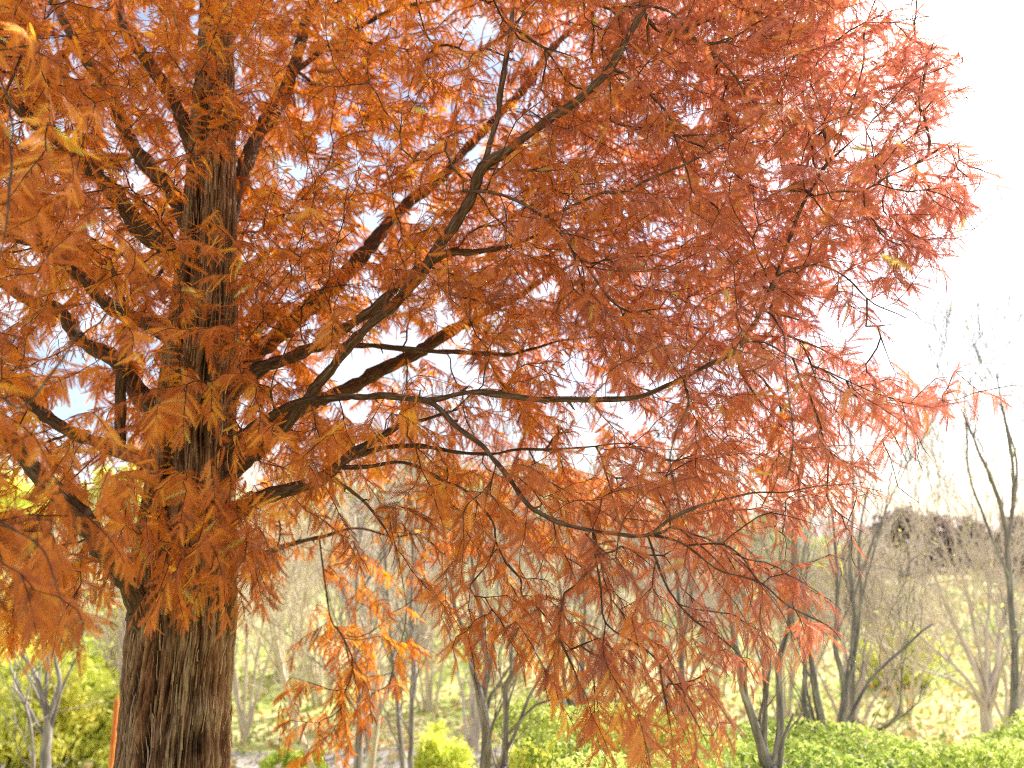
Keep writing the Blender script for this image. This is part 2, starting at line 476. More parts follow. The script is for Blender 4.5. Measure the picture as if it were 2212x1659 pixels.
bare_tree("grey tree forking low into a wide V, middle of the lower edge", 5.6,
    [[(1044, 1700, 30), (1047, 1640, 27), (1048, 1570, 26), (1036, 1510, 24), (1022, 1465, 14), (1008, 1410, 12), (998, 1361, 11), (984, 1309, 9), (975, 1230, 8), (962, 1150, 6), (955, 1060, 4)],
     [(1040, 1520, 20), (1052, 1450, 17), (1040, 1390, 16), (1036, 1330, 15), (1020, 1250, 10), (1014, 1160, 8), (1000, 1080, 5)],
     [(1046, 1500, 14), (1062, 1420, 11), (1072, 1330, 9), (1090, 1240, 7), (1085, 1140, 5)]],
    M_GREY, 18, 70, 170, 0.9, 0.35, 0.5, G_BT, buds=30)
bare_tree("slender grey tree with dark knobbly stem beside the wide V tree", 5.1,
    [[(1078, 1700, 22), (1081, 1659, 19), (1088, 1586, 15), (1084, 1500, 16), (1094, 1470, 15), (1118, 1430, 9), (1144, 1395, 9), (1156, 1320, 8), (1160, 1250, 6), (1150, 1180, 5)],
     [(1095, 1620, 9), (1130, 1550, 8), (1164, 1480, 7), (1205, 1430, 5), (1230, 1380, 4)],
     [(1100, 1585, 7), (1160, 1520, 6), (1230, 1500, 5), (1270, 1460, 4)]],
    M_GREY, 14, 50, 120, 0.7, 0.35, 0.45, G_BT)
bare_tree("grey tree with candelabra stems behind the hanging orange sprays", 5.8,
    [[(1266, 1700, 26), (1265, 1650, 22), (1262, 1590, 18), (1256, 1500, 14), (1256, 1430, 11), (1262, 1330, 8), (1258, 1220, 6)],
     [(1262, 1610, 12), (1240, 1560, 10), (1223, 1500, 11), (1215, 1440, 10), (1212, 1330, 7), (1196, 1220, 5)],
     [(1278, 1690, 12), (1286, 1640, 10), (1303, 1586, 9), (1321, 1527, 8), (1326, 1430, 6), (1340, 1320, 4)],
     [(1225, 1700, 10), (1232, 1600, 9), (1238, 1480, 8), (1232, 1380, 6)]],
    M_GREY, 16, 60, 140, 0.9, 0.35, 0.5, G_BT)
bare_tree("two-stemmed grey tree on the yellow-green slope left of the trunk", 7.0,
    [[(92, 1720, 30), (95, 1650, 26), (104, 1569, 22), (101, 1520, 16), (92, 1490, 12), (78, 1445, 10), (52, 1410, 7), (20, 1380, 4)],
     [(104, 1560, 14), (118, 1510, 13), (130, 1480, 12), (124, 1440, 9), (118, 1380, 7), (126, 1300, 5)],
     [(98, 1510, 10), (104, 1460, 9), (108, 1410, 10), (96, 1380, 7), (88, 1330, 5)]],
    M_GREY, 16, 50, 90, 1.0, 0.45, 0.35, G_BT)
bare_tree("thin bent sapling at the left edge under the orange sprays", 6.4,
    [[(80, 1760, 10), (70, 1659, 9), (66, 1600, 8), (54, 1530, 7), (40, 1500, 6), (20, 1480, 4)],
     [(54, 1530, 5), (62, 1480, 4), (70, 1440, 3)]],
    M_GREY, 8, 20, 30, 0.7, 0.5, 0.2, G_BT)
bare_tree("straight thin dark pole of a tree, right one of a pair left of centre", 7.2,
    [[(884, 1720, 16), (885, 1659, 14), (887, 1534, 13), (890, 1430, 11), (884, 1320, 9), (890, 1200, 7), (880, 1090, 4)]],
    M_GREY, 16, 60, 130, 0.9, 0.3, 0.5, G_BT)
bare_tree("leaning thin dark pole of a tree, left one of a pair left of centre", 7.6,
    [[(872, 1720, 16), (868, 1640, 14), (859, 1534, 12), (846, 1430, 10), (838, 1320, 8), (828, 1200, 6), (822, 1120, 4)]],
    M_GREY, 14, 50, 120, 0.9, 0.35, 0.5, G_BT)
bare_tree("pale whitish trunk leaning right between orange-hung twigs", 7.8,
    [[(796, 1720, 24), (803, 1650, 21), (812, 1560, 17), (817, 1480, 13), (800, 1400, 9), (780, 1330, 7), (772, 1240, 5)],
     [(812, 1560, 10), (850, 1470, 8), (890, 1400, 6), (925, 1340, 4)]],
    M_PALE, 20, 80, 160, 1.0, 0.5, 0.35, G_BT)
bare_tree("pale straw tree with straight stems, nearest on the right of the big trunk", 7.4,
    [[(700, 1730, 16), (672, 1650, 15), (645, 1570, 14), (622, 1500, 13), (603, 1420, 11), (590, 1350, 9), (575, 1280, 6)],
     [(622, 1500, 8), (600, 1450, 7), (560, 1380, 5), (540, 1330, 4)],
     [(640, 1560, 8), (655, 1460, 7), (650, 1360, 5), (660, 1270, 4)]],
    M_PALE, 26, 110, 220, 1.0, 0.4, 0.4, G_BT)
bare_tree("dark leaning stem right of the low orange blur, thick at the base", 6.6,
    [[(768, 1720, 26), (770, 1640, 23), (773, 1560, 18), (768, 1470, 12), (760, 1380, 9), (764, 1270, 6)]],
    M_GREY, 12, 50, 120, 0.9, 0.35, 0.45, G_BT)
bare_tree("grey tree standing close behind the low V fork", 6.8,
    [[(1480, 1720, 24), (1478, 1640, 21), (1470, 1540, 18), (1466, 1430, 15), (1462, 1330, 12), (1452, 1230, 8), (1440, 1140, 5)],
     [(1466, 1430, 9), (1490, 1330, 7), (1505, 1230, 5)]],
    M_GREY, 18, 60, 140, 1.0, 0.35, 0.45, G_BT)
bare_tree("tall bare tree with vertical shoots against white sky beside the crown's edge", 6.9,
    [[(1850, 1720, 18), (1846, 1600, 16), (1842, 1480, 14), (1846, 1330, 12), (1838, 1200, 9), (1845, 1060, 6), (1838, 940, 4)],
     [(1842, 1300, 7), (1878, 1180, 6), (1930, 1060, 4), (1985, 960, 3), (2010, 900, 2)],
     [(1846, 1400, 7), (1870, 1250, 6), (1905, 1130, 5), (1922, 1040, 3)]],
    M_GREY, 18, 60, 140, 0.9, 0.28, 0.55, G_BT)

# paler, more distant bare trees and bare shrubs, each its own
far = [
    (530, 1180, 11.0, 400, "pale bare shrub close against the right side of the big trunk", M_PALE),
    (700, 1180, 13.0, 420, "pale feathery bare tree between the straw tree and the pole pair", M_PALE),
    (800, 1190, 10.5, 380, "pale bare shrub just left of the pole pair", M_PINK),
    (930, 1170, 12.5, 420, "pale bare tree directly behind the wide V tree's left stem", M_PALE),
    (1020, 1230, 10.0, 360, "buff bare shrub behind the wide V tree's fork", M_PINK),
    (1130, 1200, 13.5, 400, "pale bare tree behind the slender knobbly one", M_PALE),
    (1240, 1260, 10.6, 340, "buff bare shrub between the knobbly tree and the candelabra tree", M_PINK),
    (1350, 1230, 13.0, 380, "pale bare tree behind the candelabra tree", M_PALE),
    (1450, 1280, 11.5, 330, "buff bare shrub behind the grey tree at the low V fork", M_PINK),
    (1560, 1270, 13.5, 340, "pale bare tree seen through the hanging orange fronds", M_PALE),
    (1700, 1300, 12.5, 320, "pale bare shrub behind the upper half of the low V fork", M_PALE),
    (1840, 1330, 12.0, 280, "grey bare shrub behind the many-stemmed tree's right side", M_PINK),
    (1950, 1330, 13.0, 280, "buff bare tree on the yellow slope left of the fan-shaped tree", M_PALE),
    (2180, 1300, 11.0, 320, "buff bare shrub in the right corner behind the dark upright tree", M_PINK),
    (620, 1260, 15.0, 330, "pale bare tree far behind the straw tree", M_PALE),
    (880, 1270, 16.0, 320, "pale bare tree far behind the pole pair", M_PALE),
    (200, 1290, 13.0, 320, "pale bare tree on the slope between the left grey tree and trunk", M_PALE),
    (260, 1360, 10.0, 260, "grey bare shrub beside the orange post", M_PINK),
]
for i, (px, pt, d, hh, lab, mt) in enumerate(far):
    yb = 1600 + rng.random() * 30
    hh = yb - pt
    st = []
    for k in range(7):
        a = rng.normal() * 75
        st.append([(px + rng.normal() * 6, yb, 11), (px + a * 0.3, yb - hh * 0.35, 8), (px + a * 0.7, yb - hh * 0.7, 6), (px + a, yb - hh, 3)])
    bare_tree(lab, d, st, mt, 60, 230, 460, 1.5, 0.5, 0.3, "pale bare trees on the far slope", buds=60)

# leafy shrubs and trees farther back
G_SL = "leafy bushes on the slope"
for px, pyc, d, wp, hp, mat, n, lf, t0, t1, lab, cat in [
    (10, 1390, 12, 270, 230, M_YG, 12000, 0.06, 0.45, 1.0, "yellow-green bush at the left edge behind the bent sapling", "bush"),
    (150, 1330, 14, 260, 230, M_YG, 12000, 0.065, 0.45, 1.0, "yellow and lime bush above the two-stemmed grey tree", "bush"),
    (40, 1560, 9.4, 250, 200, M_YG, 12000, 0.05, 0.4, 1.0, "low lime-green bush at the lower left corner", "bush"),
    (190, 1590, 9.8, 180, 170, M_YG, 9000, 0.045, 0.35, 0.9, "small lime-green bush left of the orange post", "bush"),
    (240, 1430, 13, 200, 220, M_YG, 7000, 0.06, 0.3, 1.0, "thin yellowish bush just left of the big trunk", "bush"),
    (120, 1470, 11, 220, 160, M_YG, 8000, 0.055, 0.2, 1.0, "golden-green bush between the left grey tree's stems", "bush"),
    (900, 1070, 26, 250, 150, M_DKGREEN, 9000, 0.10, 0.3, 1.0, "round green tree on the ridge left of centre", "tree"),
    (1080, 1080, 28, 230, 150, M_YG, 9000, 0.11, 0.2, 0.8, "yellow-green tree on the ridge at centre", "tree"),
    (700, 1090, 28, 280, 130, M_YG, 8000, 0.11, 0.3, 1.0, "yellowish tree on the ridge right of the trunk", "tree"),
    (1240, 1110, 27, 230, 130, M_YG, 8000, 0.11, 0.1, 0.8, "lime tree on the ridge right of centre", "tree"),
    (1420, 1160, 24, 240, 150, M_DKGREEN, 8000, 0.09, 0.2, 1.0, "green tree behind the hanging fronds", "tree"),
    (1620, 1200, 22, 260, 170, M_DKGREEN, 9000, 0.085, 0.2, 1.0, "mid-green tree behind the low V fork", "tree"),
    (1790, 1250, 24, 200, 150, M_YG, 8000, 0.09, 0.2, 0.9, "yellow-green tree behind the many-stemmed one", "tree"),
    (330, 1080, 27, 320, 150, M_YG, 8000, 0.11, 0.2, 1.0, "yellow-green tree on the ridge behind the big trunk", "tree"),
    (30, 1110, 25, 320, 180, M_YG, 8000, 0.10, 0.2, 1.0, "yellow-green tree on the ridge at the far left", "tree"),
    (1930, 1420, 15, 220, 110, M_YG, 7000, 0.055, 0.3, 0.9, "yellow bush on the slope below the brown wood", "bush"),
    (1330, 1640, 6.3, 190, 130, M_GREEN, 9000, 0.022, 0.15, 0.8, "rounded bright green bush under the hanging sprays", "bush"),
    (950, 1640, 8.2, 150, 110, M_YG, 5000, 0.03, 0.2, 1.0, "low yellow-green bush left of the wide V tree", "bush"),
    (640, 1665, 8.0, 150, 70, M_YG, 5000, 0.03, 0.1, 0.7, "low green bush beside the grey path", "bush"),
    (1180, 1655, 7.8, 130, 100, M_YG, 5000, 0.028, 0.3, 1.0, "small yellow bush between two grey trees", "bush"),
]:
    shrub("tree" if cat == "tree" else "bush", lab, cat, px, pyc, d, wp, hp, mat, n, lf, t0, t1, G_SL if cat == "bush" else "trees along the ridge", M_GREY)

# brown wood on the right
def mass(name, label, cat, specs, mat, leaf):
    V, Q, T, b = [], [], [], 0
    for px, pyc, d, wp, hp, n in specs:
        c = P(px, pyc, d); w, h = wp / FPX * d / 2, hp / FPX * d / 2
        pts, ck = blob_points(n, c, np.array([w, w, h]), 40, min(w, h) * 0.13)
        v, q, tt = leaf_quads(pts, leaf * (0.6 + 0.8 * rng.random(n)), 0.5 * ck + 0.5 * rng.random(n))
        V.append(v); Q.append(q + b); T.append(tt); b += len(v)
    o = mesh_obj(name, np.vstack(V), [np.vstack(Q)], mat, None, {"tint": ('FLOAT', np.concatenate(T))})
    tag(o, label, cat, kind='stuff')
    return o
mass("distant_woods", "far brown wood rounding up behind the fan-shaped bare tree", "wood",
     [(1890, 1250, 34, 150, 150, 10000), (1985, 1205, 36, 210, 180, 14000), (2080, 1225, 36, 190, 190, 13000), (2000, 1290, 32, 330, 120, 10000),
      (2230, 1190, 30, 110, 160, 8000), (2290, 1180, 30, 180, 200, 8000), (2160, 1300, 30, 200, 110, 8000)], M_BROWN, 0.16)

# bright green ground cover across the lower right
def ground_cover():
    n = 90000
    x = rng.uniform(-0.2, 6.5, n); y = rng.uniform(4.2, 7.6, n)
    edge = 5.9 + 0.35 * np.sin(x * 1.7) + 0.15 * np.sin(x * 4.1)
    keep = (y < edge) & (x > 0.1 + 0.25 * np.sin(y * 3))
    x, y = x[keep], y[keep]
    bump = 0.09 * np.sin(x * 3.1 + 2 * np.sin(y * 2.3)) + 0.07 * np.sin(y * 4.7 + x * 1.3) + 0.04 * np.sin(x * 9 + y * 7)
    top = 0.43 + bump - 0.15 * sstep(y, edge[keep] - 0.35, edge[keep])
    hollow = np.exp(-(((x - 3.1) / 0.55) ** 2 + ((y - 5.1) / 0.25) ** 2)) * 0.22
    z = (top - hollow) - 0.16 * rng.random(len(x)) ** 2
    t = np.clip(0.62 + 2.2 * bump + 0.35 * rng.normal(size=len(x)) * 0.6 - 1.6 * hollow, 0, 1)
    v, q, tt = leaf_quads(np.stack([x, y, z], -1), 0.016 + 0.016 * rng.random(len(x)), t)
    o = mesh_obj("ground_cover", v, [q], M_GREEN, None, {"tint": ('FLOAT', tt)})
    tag(o, "bright green low ground cover across the lower right", "ground cover", kind='stuff')
ground_cover()

# fallen leaves and tufts on the slope
def litter():
    n = 60000
    y = 6 + 30 * rng.random(n) ** 1.6
    x = rng.uniform(-0.9, 0.9, n) * y
    z = ground_h(x, y) + 0.02 + 0.25 * rng.random(n) ** 3
    v, q, tt = leaf_quads(np.stack([x, y, z], -1), (0.02 + 0.03 * rng.random(n)) * (0.6 + y / 14), rng.random(n))
    M = leaf_mat("leaf_litter", [(0.0, (0.16, 0.24, 0.04)), (0.3, (0.38, 0.38, 0.12)), (0.6, (0.50, 0.42, 0.26)), (1.0, (0.50, 0.25, 0.08))], trans=0.3)
    o = mesh_obj("leaf_litter", v, [q], M, None, {"tint": ('FLOAT', tt)})
    tag(o, "yellow and straw leaf litter scattered over the slope", "leaf litter", kind='stuff')
litter()

# orange post
def post():
    a, b = P(235, 1700, 7.4), P(254, 1500, 7.4)
    gz = float(ground_h(a[0], a[1]))
    root_p = np.array([a[0] - 0.02, a[1], gz - 0.1])
    m, n, l, out = new_mat("orange_paint")
    pr = n.new("ShaderNodeBsdfPrincipled"); pr.inputs['Roughness'].default_value = 0.6
    tc = n.new("ShaderNodeTexCoord"); nz = n.new("ShaderNodeTexNoise"); nz.inputs['Scale'].default_value = 9
    r = ramp(n, [(0.35, (0.55, 0.14, 0.02)), (0.65, (0.75, 0.26, 0.05))])
    l.new(tc.outputs['Object'], nz.inputs['Vector']); l.new(nz.outputs['Fac'], r.inputs[0]); l.new(r.outputs[0], pr.inputs['Base Color']); l.new(pr.outputs[0], out.inputs[0])
    pts = catmull(np.array([root_p, a, (a + b) / 2, b]), 0.08)
    rad = np.full(len(pts), 0.023); rad[-1] = 0.004; rad[-2] = 0.024
    v, q, at = tube_mesh([(pts, rad)], 14)
    o = mesh_obj("post", v, [q], m, None, {"bark": ('FLOAT_VECTOR', at)}, smooth=True)
    tag(o, "slim orange post standing on the slope left of the big trunk", "post")
post()

# ------------------------------------------------------------------ the dawn redwood
TD = 3.3
TRUNK = [(365, 1760, 226), (375, 1659, 221), (384, 1500, 208), (396, 1350, 206), (403, 1200, 196), (413, 1050, 172), (428, 850, 150),
         (440, 700, 132), (450, 550, 112), (456, 400, 96), (462, 250, 84), (466, 120, 70), (468, -60, 56), (470, -400, 42), (470, -900, 22)]
tp = []
for px, py, w in TRUNK:
    p = P(px, py, TD)
    _, _, f = proj(p)
    tp.append([*p, w / FPX * f / 2])
tp = np.array(tp)
tp = np.vstack([[tp[0, 0] - 0.02, TD, -0.15, tp[0, 3] * 1.55], [tp[0, 0] - 0.01, TD, 0.1, tp[0, 3] * 1.25], tp])
tree = empty("dawn_redwood", (float(tp[0, 0]), TD, 0))
tag(tree, "large orange autumn dawn redwood with fluted shaggy trunk, filling most of the picture", "tree")

def vnoise(u, v, nu, nv, seed):
    g_ = np.random.default_rng(seed).random((nu, nv + 2))
    x = (u % 1.0) * nu; y = np.clip(v, 0, 0.9999) * nv
    i = np.floor(x).astype(int); j = np.floor(y).astype(int); fx = x - i; fy = y - j
    fx = fx * fx * (3 - 2 * fx); fy = fy * fy * (3 - 2 * fy)
    i1 = (i + 1) % nu; i %= nu
    return (g_[i, j] * (1 - fx) + g_[i1, j] * fx) * (1 - fy) + (g_[i, j + 1] * (1 - fx) + g_[i1, j + 1] * fx) * fy

def build_trunk():
    ax = catmull(tp, 0.012)
    z = ax[:, 2]
    keep = np.ones(len(ax), bool)
    ax = ax[keep]
    nz, nt = len(ax), 840
    U, V_ = np.meshgrid(np.arange(nt) / nt, (ax[:, 2] - ax[0, 2]) / (ax[-1, 2] - ax[0, 2]), indexing='ij')
    H = ax[-1, 2] - ax[0, 2]
    warp = (vnoise(U, V_, 6, int(H * 2.2), 1) - 0.5) * 0.06 + (vnoise(U, V_, 24, int(H * 7), 2) - 0.5) * 0.014
    Uw = U + warp
    s1 = 1 - np.abs(2 * vnoise(Uw, V_, 58, int(H * 4), 3) - 1)
    s2 = 1 - np.abs(2 * vnoise(Uw, V_, 150, int(H * 9), 4) - 1)
    s3 = vnoise(Uw, V_, 330, int(H * 20), 5)
    s4 = vnoise(Uw, V_, 120, int(H * 34), 6)
    strip = np.clip(0.50 * s1 ** 0.8 + 0.32 * s2 + 0.22 * s3 + 0.12 * s4 - 0.12, 0, 1)
    th = U * 2 * np.pi
    # fluting: deep furrow facing the camera (-Y is theta = -pi/2)
    low = 1 - sstep(ax[:, 2], 2.2, 4.2)[None]
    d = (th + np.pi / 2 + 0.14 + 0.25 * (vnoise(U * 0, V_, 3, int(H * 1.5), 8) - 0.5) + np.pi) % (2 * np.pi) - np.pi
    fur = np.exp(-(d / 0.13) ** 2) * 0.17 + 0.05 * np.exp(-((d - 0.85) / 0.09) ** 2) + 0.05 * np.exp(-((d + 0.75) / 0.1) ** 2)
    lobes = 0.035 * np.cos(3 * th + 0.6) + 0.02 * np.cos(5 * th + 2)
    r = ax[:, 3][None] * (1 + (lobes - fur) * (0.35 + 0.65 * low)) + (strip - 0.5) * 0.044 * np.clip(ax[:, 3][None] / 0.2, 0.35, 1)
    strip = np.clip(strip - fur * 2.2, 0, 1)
    v = np.stack([ax[:, 0][None] + r * np.cos(th), ax[:, 1][None] + r * np.sin(th), np.broadcast_to(ax[:, 2][None], r.shape)], -1)
    bark = np.stack([np.cos(th) * ax[:, 3][None], np.sin(th) * ax[:, 3][None], np.broadcast_to(ax[:, 2][None] * 0.16, r.shape)], -1)
    ii = np.arange(nt * nz).reshape(nt, nz)
    q = np.stack([ii[:, :-1], np.roll(ii, -1, 0)[:, :-1], np.roll(ii, -1, 0)[:, 1:], ii[:, 1:]], -1).reshape(-1, 4)
    # loose bark shreds peeling at the surface
    ns = 2600
    a = rng.random(ns) * 2 * np.pi; k = rng.integers(10, nz - 60, ns)
    ln = rng.integers(4, 16, ns)
    SV, SQ, SB, SS = [], [], [], []
    base = nt * nz
    for aa, kk, l_ in zip(a, k, ln):
        c0 = int(aa / (2 * np.pi) * nt) % nt
        tt = np.linspace(0, 1, 5)
        rows = np.minimum(kk + (tt * l_).astype(int), nz - 1)
        w_ = 0.0016 + 0.003 * rng.random()
        lift = 0.003 + (0.014 * rng.random()) * tt ** 2
        cen = v[c0, rows]
        out_ = np.array([math.cos(aa), math.sin(aa), 0]); tang = np.array([-math.sin(aa), math.cos(aa), 0])
        cen = cen + out_ * lift[:, None]
        wd = (w_ * (1 - 0.6 * tt))[:, None] * tang
        SV.append(np.stack([cen - wd, cen + wd], 1).reshape(-1, 3))
        b = base + len(SV) * 10 - 10
        SQ.append(np.array([[b + 2 * j, b + 2 * j + 1, b + 2 * j + 3, b + 2 * j + 2] for j in range(4)]))
        SB.append(np.repeat(bark[c0, rows], 2, 0)); SS.append(np.full(10, 0.35 + 0.6 * rng.random()))
    v = np.vstack([v.reshape(-1, 3)] + SV); q = np.vstack([q] + SQ)
    bark = np.vstack([bark.reshape(-1, 3)] + SB); strip = np.concatenate([strip.ravel()] + SS)
    return mesh_obj("trunk", to_local(tree, v), [q], M_TRUNK, tree, {"bark": ('FLOAT_VECTOR', bark), "strip": ('FLOAT', strip)}, smooth=True)
trunk = build_trunk()

